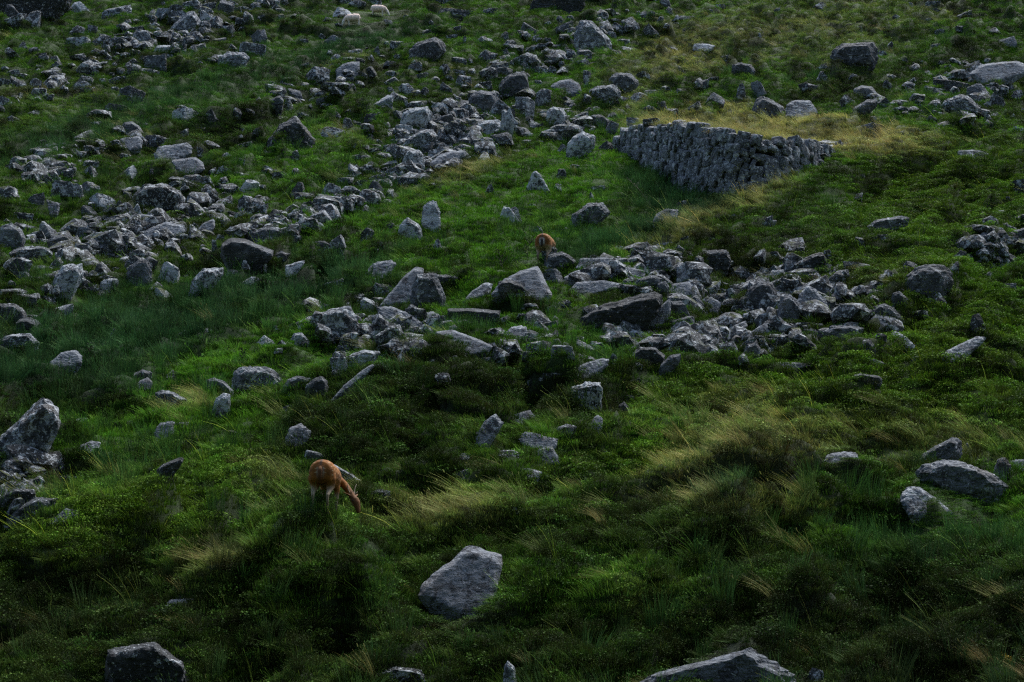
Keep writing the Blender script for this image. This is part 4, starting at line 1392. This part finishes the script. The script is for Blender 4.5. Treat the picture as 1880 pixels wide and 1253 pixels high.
def seed_kind(name, N0, kinds, thr, sc0, variants, label, cat, seed, free=1.0, dim=1.0, y0=19, y1=165, pw=1.5, grow=.5, keepout=True, jit=.45, power=1.0, mixin=None, steep=0):
    P = spots(N0, y0, y1, seed, pw)
    if steep:                       # banks carry turf on their faces as well
        Q = spots(N0*steep, y0, y1, seed+5, pw); e = .04*np.sqrt(Q[:, 1]/30)
        g = (H(Q[:, 0], Q[:, 1]+e)-H(Q[:, 0], Q[:, 1]-e))/(2*e); rq = np.random.default_rng(seed+9).random(len(Q))
        P = np.vstack([P, Q[rq < np.clip((g-.45)/1.4, 0, 1)]])
    r = np.random.default_rng(seed+1)
    z = H(P[:, 0], P[:, 1]); W = weights(P[:, 0], P[:, 1], z)
    w = sum(W[:, KN.index(k)]*f for k, f in kinds.items())
    ok = r.random(len(P)) < np.clip(w*thr, 0, 1)**power
    if keepout: ok &= clear_of_rock(P)
    P, W = P[ok], W[ok]
    S = W**1.5; S /= S.sum(1, keepdims=True); T = S@TM
    if mixin is not None: T = T*(1-mixin[1])+np.array(mixin[0])*mixin[1]
    n = noise2(P[:, 0]/.9, P[:, 1]/1.3, 77)[:, None]
    T = T*dim*(1+.25*n)*r.uniform(.7, 1.3, (len(P), 1))*(1+r.uniform(-.12, .12, (len(P), 3)))
    s = sc0*(P[:, 1]/30)**grow*r.uniform(.6, 1.35, len(P))
    sz = sc0*(P[:, 1]/30)**(grow*.25)*r.uniform(.6, 1.3, len(P))*np.clip(1-.75*trod(P), .2, 1)
    s = np.column_stack([s, s, sz])
    rot = np.column_stack([r.normal(0, .12, len(P)), r.normal(0, .12, len(P)), (r.uniform(-3.14, 3.14, len(P)) if free >= 1 else r.normal(0, free, len(P)))])
    print(name, len(P)); return scatter(name, P, s, rot, T, variants, label, cat, seed)
seed_kind('short_grass', 66, {'G': 1, 'O': .8, 'P': .5, 'Y': .5, 'B': .25, 'D': .45, 'R': .5}, 1.25, 1.0, [blades(46, .12, .17, .012, .2, .55, 100+i) for i in range(5)],
          'short sheep bitten green turf between the boulders', 'grass', 31, pw=1.15, grow=.25, steep=4)
seed_kind('long_grass', 18, {'O': .3, 'Y': 1.0, 'R': .5, 'G': .16, 'D': .22, 'B': .08}, 1.35, 1.0, [blades(60, .27, .14, .011, .6, .6, 200+i, 4, 2) for i in range(5)],
          'long olive tussock grass bent over by the wind', 'grass', 41, free=.95, grow=.4, dim=1.0)
seed_kind('straw_grass', 12, {'Y': 1.0}, 1.1, 1.0, [blades(44, .46, .12, .006, .9, .4, 300+i, 4, 2, pale=(1.5, 1.35, 1.15), dark=(.6, .6, .5)) for i in range(4)],
          'dry straw coloured grass with seed heads leaning in the wind', 'grass', 51, free=.4, grow=.3, mixin=((.27, .25, .12), .45))
seed_kind('rushes', 20, {'R': 1.0}, 1.5, 1.0, [blades(60, .50, .16, .008, .18, .30, 400+i, 3, 3, curl=.2, pale=(1.15, 1.2, 1.05), dark=(.5, .5, .5)) for i in range(4)],
          'dark green rushes standing in the damp bands of the slope', 'rushes', 61, free=1, grow=.35, mixin=((.030, .070, .030), .5))
seed_kind('bilberry', 44, {'B': 1.0, 'D': .28}, 1.5, 1.0, [shrub(170, .17, .22, .030, 500+i) for i in range(5)],
          'low leafy bilberry with yellow green tips on the mounds', 'bilberry', 71, grow=.5)
seed_kind('heather', 40, {'D': 1.0, 'P': .3}, 1.0, 1.0, [shrub(220, .20, .20, .016, 600+i, tips=(.95, 1.0, .8), deep=(.5, .45, .45), stems=26) for i in range(4)],
          'dark wiry heather on the shaded banks', 'heather', 81, grow=.5, steep=4, mixin=((.026, .034, .012), .5))
seed_kind('leafy_herbs', 9, {'G': .6, 'D': .5, 'O': .4, 'R': .3}, .8, 1.0, [blades(16, .16, .09, .020, .1, .9, 700+i, 3, 0, pale=(1.7, 2.0, 1.5)) for i in range(4)],
          'broad leaved green herbs growing through the turf', 'herbs', 91, y0=19, y1=48, grow=0)
seed_kind('lone_stalks', 7, {'O': .6, 'D': .5, 'B': .2, 'Y': .6, 'R': .6}, .6, 1.0, [blades(4, .62, .05, .006, .55, .4, 800+i, 4, 4, curl=.3, pale=(3.2, 2.6, 2.3), dark=(1.8, 1.6, 1.3)) for i in range(5)],
          'scattered pale bent grass stalks', 'grass', 97, y0=19, y1=75, grow=.2, free=.7)
# ------------------------------------------------------------- animals
def loft(sections, seg=14):
    """sections: (centre, right vector, up vector, rx, ry) -> closed tube"""
    V, F = [], []; n = len(sections)
    for c, a, b, rx, ry in sections:
        c = np.array(c, float)
        for k in range(seg):
            t = 2*math.pi*k/seg; V.append(c+np.array(a)*rx*math.cos(t)+np.array(b)*ry*math.sin(t))
    for i in range(n-1):
        for k in range(seg): F.append((i*seg+k, i*seg+(k+1) % seg, (i+1)*seg+(k+1) % seg, (i+1)*seg+k))
    F.append(tuple(reversed(range(seg)))); F.append(tuple(range((n-1)*seg, n*seg)))
    return V, F
def path_loft(pts, seg=12):
    """pts: (x, y, z, half width across, half height) with x forward, y left"""
    S = []; net = np.array(pts[-1][:3])-np.array(pts[0][:3]); vert = abs(net[2]) > .75*np.linalg.norm(net)
    for i, p in enumerate(pts):
        a = np.array(pts[max(i-1, 0)][:3], float); b = np.array(pts[min(i+1, len(pts)-1)][:3], float); d = b-a; d /= np.linalg.norm(d)
        side = np.cross(d, (0, 0, 1)) if not vert else np.cross(d, (-1, 0, 0)); side /= np.linalg.norm(side); up = np.cross(side, d)
        S.append((p[:3], side, up, p[3], p[4]))
    return loft(S, seg)
def fuse(name, parts, voxel, smooth=4):
    """melt overlapping tubes into one continuous skin"""
    bm = bmesh.new()
    for V, F in parts:
        vs = [bm.verts.new(tuple(v)) for v in V]
        for f in F: bm.faces.new([vs[k] for k in f])
    bmesh.ops.recalc_face_normals(bm, faces=bm.faces)
    me = bpy.data.meshes.new(name); bm.to_mesh(me); bm.free()
    o = bpy.data.objects.new(name, me); C.objects.link(o)
    m = o.modifiers.new('r', 'REMESH'); m.mode = 'VOXEL'; m.voxel_size = voxel; m.use_smooth_shade = True
    s = o.modifiers.new('s', 'SMOOTH'); s.iterations = smooth; s.factor = .5
    dg = bpy.context.evaluated_depsgraph_get(); dg.update()
    out = bpy.data.meshes.new_from_object(o.evaluated_get(dg)); out.name = name
    bpy.data.objects.remove(o)
    return out
def coords(me):
    a = np.empty(len(me.vertices)*3, np.float32); me.vertices.foreach_get('co', a); return a.reshape(-1, 3)

def deer_body(bend=0.0, pitch=0.0, splay=.0):
    parts = []
    # trunk: rump at x -.42, chest at x .38
    parts.append(path_loft([(-.50, 0, .70, .05, .06), (-.47, 0, .70, .125, .15), (-.40, 0, .695, .165, .195), (-.28, 0, .70, .172, .20), (-.10, 0, .69, .170, .195), (.10, 0, .675, .168, .205),
                            (.28, 0, .675, .150, .205), (.40, 0, .68, .115, .165), (.48, 0, .67, .08, .11)], 16))
    # neck reaching down to the grass, swung to one side by bend
    N = [(.34, 0, .72, .085, .13), (.50, 0, .66, .068, .10), (.64, 0, .52, .055, .078), (.76, 0, .37, .047, .064), (.84, 0, .25, .046, .060)]
    def sw(p):
        t = p[0]-.34
        if t <= 0: return tuple(p)
        if bend > 1: p = (p[0], p[1], p[2]+.10*min(1, t/.5), *p[3:]); t = t*.78
        cx, cy, n = .34, 0., 24
        for i in range(n):
            f = -bend*min(1, (i+.5)/n*t/.26); cx += math.cos(f)*t/n; cy += math.sin(f)*t/n
        f = -bend*min(1, t/.26)
        return (cx-math.sin(f)*p[1], cy+math.cos(f)*p[1], *p[2:])
    parts.append(path_loft([sw(p) for p in N], 14))
    Hd = [(.83, 0, .27, .040, .045), (.865, 0, .235, .060, .058), (.90, 0, .18, .056, .056), (.93, 0, .11, .040, .040), (.95, 0, .045, .027, .029), (.957, 0, .015, .020, .020)]
    parts.append(path_loft([sw(p) for p in Hd], 12))
    for s in (-1, 1):
        # ears
        e = [(.835, s*.045, .285, .014, .010), (.80, s*.095, .33, .026, .010), (.775, s*.14, .355, .016, .008), (.765, s*.165, .365, .004, .004)]
        parts.append(path_loft([sw(p) for p in e], 8))
        # hind leg: thigh, knee forward, hock back, near vertical shank
        parts.append(path_loft([(-.34, s*.06, .82, .04, .07), (-.36, s*.08, .72, .085, .13), (-.33, s*.10, .58, .085, .125), (-.29, s*.10, .46, .058, .08), (-.36, s*.10, .385, .032, .040), (-.44, s*.095, .315, .022, .028),
                                (-.425, s*.095, .20, .016, .019), (-.41, s*.095, .09, .015, .017), (-.395, s*.095, .035, .019, .024), (-.375, s*.095, 0, .022, .030)], 10))
        # front leg
        parts.append(path_loft([(.30, s*.075, .66, .060, .095), (.29, s*.09, .50, .040, .056), (.30, s*.09, .36, .025, .030), (.305, s*.088, .29, .022, .025), (.30, s*.088, .17, .015, .017),
                                (.30, s*.088, .07, .015, .017), (.315, s*.088, .03, .019, .022), (.33, s*.088, 0, .020, .028)], 10))
    me = fuse('deer_body', parts, .011, 3)
    return me, sw
def paint_deer(me, rump):
    p = coords(me); x, y, z = p[:, 0], p[:, 1], p[:, 2]
    coat = np.array([.185, .068, .010]); deep = np.array([.25, .085, .025]); pale = np.array([.36, .30, .21]); dk = np.array([.030, .024, .020]); wh = np.array([.60, .58, .54])
    n = noise3(x*9, y*9, z*9, 3)[:, None]
    n = n+.7*noise3(x*30, y*30, z*14, 12)[:, None]; c = coat*(1+.38*n)+0*x[:, None]
    dn = .13 if rump < .5 else 0.0
    nk = np.maximum(sstep(.42, .60, x), sstep(.17, .28, -y)*(x > .2))
    low = (1-nk[:, None])*(1-sstep(.50-dn, .64-dn, z+.05*noise3(x*6, y*6, z*6, 4)))[:, None]; c = c*(1-low*.75)+pale*low*.75
    leg = (1-sstep(.32-dn, .48-dn, z))[:, None]*(1-nk[:, None]); c = c*(1-leg*.8)+np.array([.14, .105, .07])*leg*.8
    side = sstep(.06, .15, np.abs(y))
    neck = nk[:, None]; c = c*(1-neck*.6)+np.array([.055, .034, .020])*neck*.6
    # pale spots in rows along the flank and rump
    sx = (x*13+.4*noise3(x*3, y*3, z*3, 8)) ; sz = z*15
    cell = ((sx % 1-.5)**2+(((sz+.5*np.floor(sx)) % 1)-.5)**2)
    sp = ((cell < .030) & (z > .60) & (x < .36) & (np.abs(y) > .035))[:, None]*1.0
    c = c*(1-sp*.6)+np.array([.50, .36, .20])*sp*.6
    st = (np.exp(-(y/.016)**2)*(z > .78))[:, None]*.85*((x < .45)[:, None]); c = c*(1-st)+dk*1.5*st
    # dark framed rump with pale centre
    rb = (x < -.40)
    rf = (np.exp(-(((y)/.085)**2+((z-.66)/.12)**2)**2)*rb)[:, None]*rump; c = c*(1-rf*.9)+dk*2.2*rf*.9
    rw = (np.exp(-(((np.abs(y)-.035)/.017)**2+((z-.67)/.085)**2)**2)*rb)[:, None]*rump; c = c*(1-rw)+wh*1.1*rw
    rl = (np.exp(-((y/.11)**2)**2)*(x < -.28)*sstep(.60, .50, z))[:, None] if False else 0
    muz = (sstep(.08, .0, z) if False else (1-sstep(.01, .06, z)))[:, None]*((x > .80)[:, None]); c = c*(1-muz)+dk*muz
    hoof = (1-sstep(.02, .045, z))[:, None]*((x < .45)[:, None]); c = c*(1-hoof)+dk*hoof
    set_col(me, 'tint', np.clip(c, .01, 1))
def small(name, V, F, mat_col, parent, smooth=True):
    me = mesh_np(name, np.array(V), np.array(F), smooth) if len({len(f) for f in F}) == 1 else None
    if me is None:
        bm = bmesh.new(); vs = [bm.verts.new(tuple(v)) for v in V]
        for f in F: bm.faces.new([vs[k] for k in f])
        me = bpy.data.meshes.new(name); bm.to_mesh(me); bm.free()
        for q in me.polygons: q.use_smooth = smooth
    set_col(me, 'tint', np.tile(mat_col, (len(me.vertices), 1)))
    return link(name, me, MAT_COAT, parent)
def ball(c, r):
    D, F = ico(2); return [tuple(np.array(c)+d*np.array(r)) for d in D], [tuple(f) for f in F]
def make_deer(label, loc, heading, pitch, bend, antlers, size):
    t = link('deer', None, label=label, cat='deer', group='deer grazing on the slope')
    t.location = loc; t.rotation_euler = (0, pitch, heading); t.scale = (size, size*1.25, size)
    me, sw = deer_body(bend); paint_deer(me, 0.15 if antlers else 1.0); link('body', me, MAT_COAT, t)
    V, F = path_loft([(-.485, 0, .76, .022, .018), (-.515, 0, .70, .030, .016), (-.525, 0, .60, .026, .014), (-.52, 0, .52, .010, .008)], 10); small('tail', V, F, (.085, .036, .010) if antlers else (.035, .03, .028), t)
    for s in (-1, 1):
        q = sw((.885, s*.053, .215, 0, 0)); V, F = ball(q[:3], (.011, .009, .012)); small('eye', V, F, (.01, .008, .008), t)
    if antlers:
        for s in (-1, 1):
            P = [sw(p) for p in [(.842, s*.03, .295, .009, .009), (.80, s*.05, .36, .0075, .0075), (.78, s*.075, .44, .006, .006), (.80, s*.09, .51, .003, .003)]]
            V, F = path_loft(P, 8); a = small('antler', V, F, (.30, .25, .18), t)
            P = [sw(p) for p in [(.82, s*.04, .325, .006, .006), (.865, s*.055, .375, .003, .003)]]
            V, F = path_loft(P, 6); small('tine', V, F, (.30, .25, .18), a)
    return t
gx, gy, gz_ = cast(592, 947)
make_deer('rusty orange spotted deer grazing in long grass, seen from behind, head low to the right', (gx, gy+.42, gz_-.05), math.radians(84), math.radians(8), math.radians(120), True, 1.03)
gx, gy, gz_ = cast(1003, 488)
make_deer('orange rumped deer seen straight from behind, standing beyond a mottled rock', (gx, gy+.3, gz_-.10), math.radians(76), math.radians(2), .1, False, 1.15)

def make_sheep(label, loc, heading, roll=0.0):
    t = link('sheep', None, label=label, cat='sheep', group='pale sheep grazing far up the hill'); t.location = loc; t.rotation_euler = (0, roll, heading)
    parts = [path_loft([(-.52, 0, .56, .10, .12), (-.46, 0, .57, .20, .22), (-.25, 0, .56, .25, .27), (.05, 0, .55, .26, .27), (.28, 0, .55, .23, .25), (.42, 0, .54, .16, .19), (.50, 0, .50, .10, .13)], 16),
             path_loft([(.36, 0, .58, .13, .16), (.52, 0, .48, .10, .12), (.62, 0, .36, .085, .10), (.67, 0, .28, .07, .075)], 12),
             path_loft([(.63, 0, .34, .06, .06), (.68, 0, .28, .075, .07), (.73, 0, .18, .055, .055), (.76, 0, .09, .040, .040), (.77, 0, .05, .03, .03)], 12),
             path_loft([(-.50, 0, .62, .05, .05), (-.56, 0, .52, .045, .045), (-.57, 0, .40, .03, .03)], 8)]
    for s in (-1, 1):
        parts.append(path_loft([(.65, s*.06, .33, .02, .014), (.64, s*.12, .345, .028, .012), (.63, s*.17, .33, .008, .006)], 8))
        parts.append(path_loft([(-.34, s*.14, .50, .09, .13), (-.36, s*.14, .34, .06, .08), (-.40, s*.13, .24, .035, .04), (-.38, s*.13, .10, .026, .028), (-.36, s*.13, 0, .030, .036)], 10))
        parts.append(path_loft([(.30, s*.12, .48, .07, .10), (.31, s*.12, .30, .045, .05), (.31, s*.12, .20, .030, .032), (.31, s*.12, .08, .025, .027), (.325, s*.12, 0, .030, .034)], 10))
    me = fuse('sheep_body', parts, .018, 3); p = coords(me); x, y, z = p[:, 0].copy(), p[:, 1].copy(), p[:, 2].copy()
    wool = sstep(.26, .36, z)*(1-sstep(.56, .66, x))
    nz = noise3(x*16, y*16, z*16, 2)+.6*noise3(x*34, y*34, z*34, 3)
    me.vertices.foreach_set('co', (p*(1+(.022*nz*wool)[:, None]*np.array([1, 1, .4]))).astype(np.float32).ravel())
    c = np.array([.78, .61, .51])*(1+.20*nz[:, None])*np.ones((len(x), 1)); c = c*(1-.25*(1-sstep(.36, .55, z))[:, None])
    w = (1-wool)[:, None]; c = c*(1-w)+np.array([.66, .62, .55])*w
    muz = ((1-sstep(.05, .12, z))*(x > .6))[:, None]; c = c*(1-muz)+np.array([.25, .20, .18])*muz
    set_col(me, 'tint', np.clip(c, .02, .9)); link('body', me, MAT_WOOL, t)
    for s in (-1, 1):
        V, F = ball((.70, s*.066, .27), (.014, .01, .014)); small('eye', V, F, (.01, .01, .01), t)
    return t
gx, gy, gz_ = cast(648, 48)
make_sheep('left, lower sheep of two, pinkish white, grazing with its head to the left', (gx, gy+.3, gz_+.07), math.radians(197), math.radians(9))
gx, gy, gz_ = cast(694, 31)
make_sheep('right, upper sheep of two, cream white, grazing with its head to the right', (gx, gy+.3, gz_+.08), math.radians(-8), math.radians(2))

# ------------------------------------------------------------- thin plants, a branch, gorse
def sapling(u, v, px, lean, seed, label, dead=False):
    x, y, z = cast(u, v); h = px*y/FPX; r = random.Random(seed)
    t = link('dead_branch' if dead else 'thistle', None, label=label, cat='branch' if dead else 'plant', group=None if dead else 'thin weeds on the bright turf'); t.location = (x, y, z-.03)
    parts = []; lv, lf = [], []
    P = [(lean*h*(k/6)**1.4, .02*math.sin(k), h*k/6, .010-.001*k, .010-.001*k) for k in range(7)]
    parts.append(path_loft(P, 5)); bm = []
    for k in range(7 if dead else 11):
        a = r.uniform(.25, .95); bx = lean*h*a**1.4; s = r.choice((-1, 1)); l = h*r.uniform(.18, .4)
        e = (bx+s*l*.6, r.uniform(-.1, .1), h*a+l*.7); parts.append(path_loft([(bx, 0, h*a, .006, .006), (*e, .003, .003)], 4))
        if not dead:
            for _ in range(5):
                q = r.random(); c = np.array([bx+(e[0]-bx)*q, e[1]*q, h*a+(e[2]-h*a)*q]); k0 = len(lv)
                for dx, dz in ((-.025, 0), (0, -.012), (.03, .008), (0, .018)): lv.append(tuple(c+np.array([dx, r.uniform(-.01, .01), dz])))
                lf.append((k0, k0+1, k0+2, k0+3))
    V, F, n = [], [], 0
    for a, b in parts: V += list(a); F += [tuple(k+n for k in f) for f in b]; n += len(a)
    small('stem', V, F, (.16, .15, .11) if dead else (.10, .10, .05), t, False)
    if lf: small('leaf_spray', lv, lf, (.07, .085, .04), t, False)
sapling(968, 482, 44, .10, 1, 'wiry brown weed standing left of the far deer')
sapling(925, 505, 50, -.2, 2, 'thin tall weed on the bright turf, lower left of the far deer')
sapling(164, 666, 30, .0, 3, 'single thin weed by the pale whale backed rock')
sapling(445, 668, 32, .0, 4, 'single thin weed on the turf above the mottled block')
sapling(1190, 372, 48, -.85, 5, 'bleached dead branch leaning left in the rushes below the wall', True)
x, y, z = cast(1832, 1222)
gm_ = shrub(420, .20, .24, .035, 990, tips=(1.2, 1.1, 1), deep=(1, 1, 1))
for o_ in [link('gorse', gm_, None, label='small clump of yellow gorse in the dark lower right corner', cat='gorse')]:
    o_.location = (x, y, z)
    t = NT('gorse_flower'); t.b.inputs['Base Color'].default_value = (.42, .30, .02, 1); t.b.inputs['Roughness'].default_value = .7; gm_.materials.clear(); gm_.materials.append(t.m)
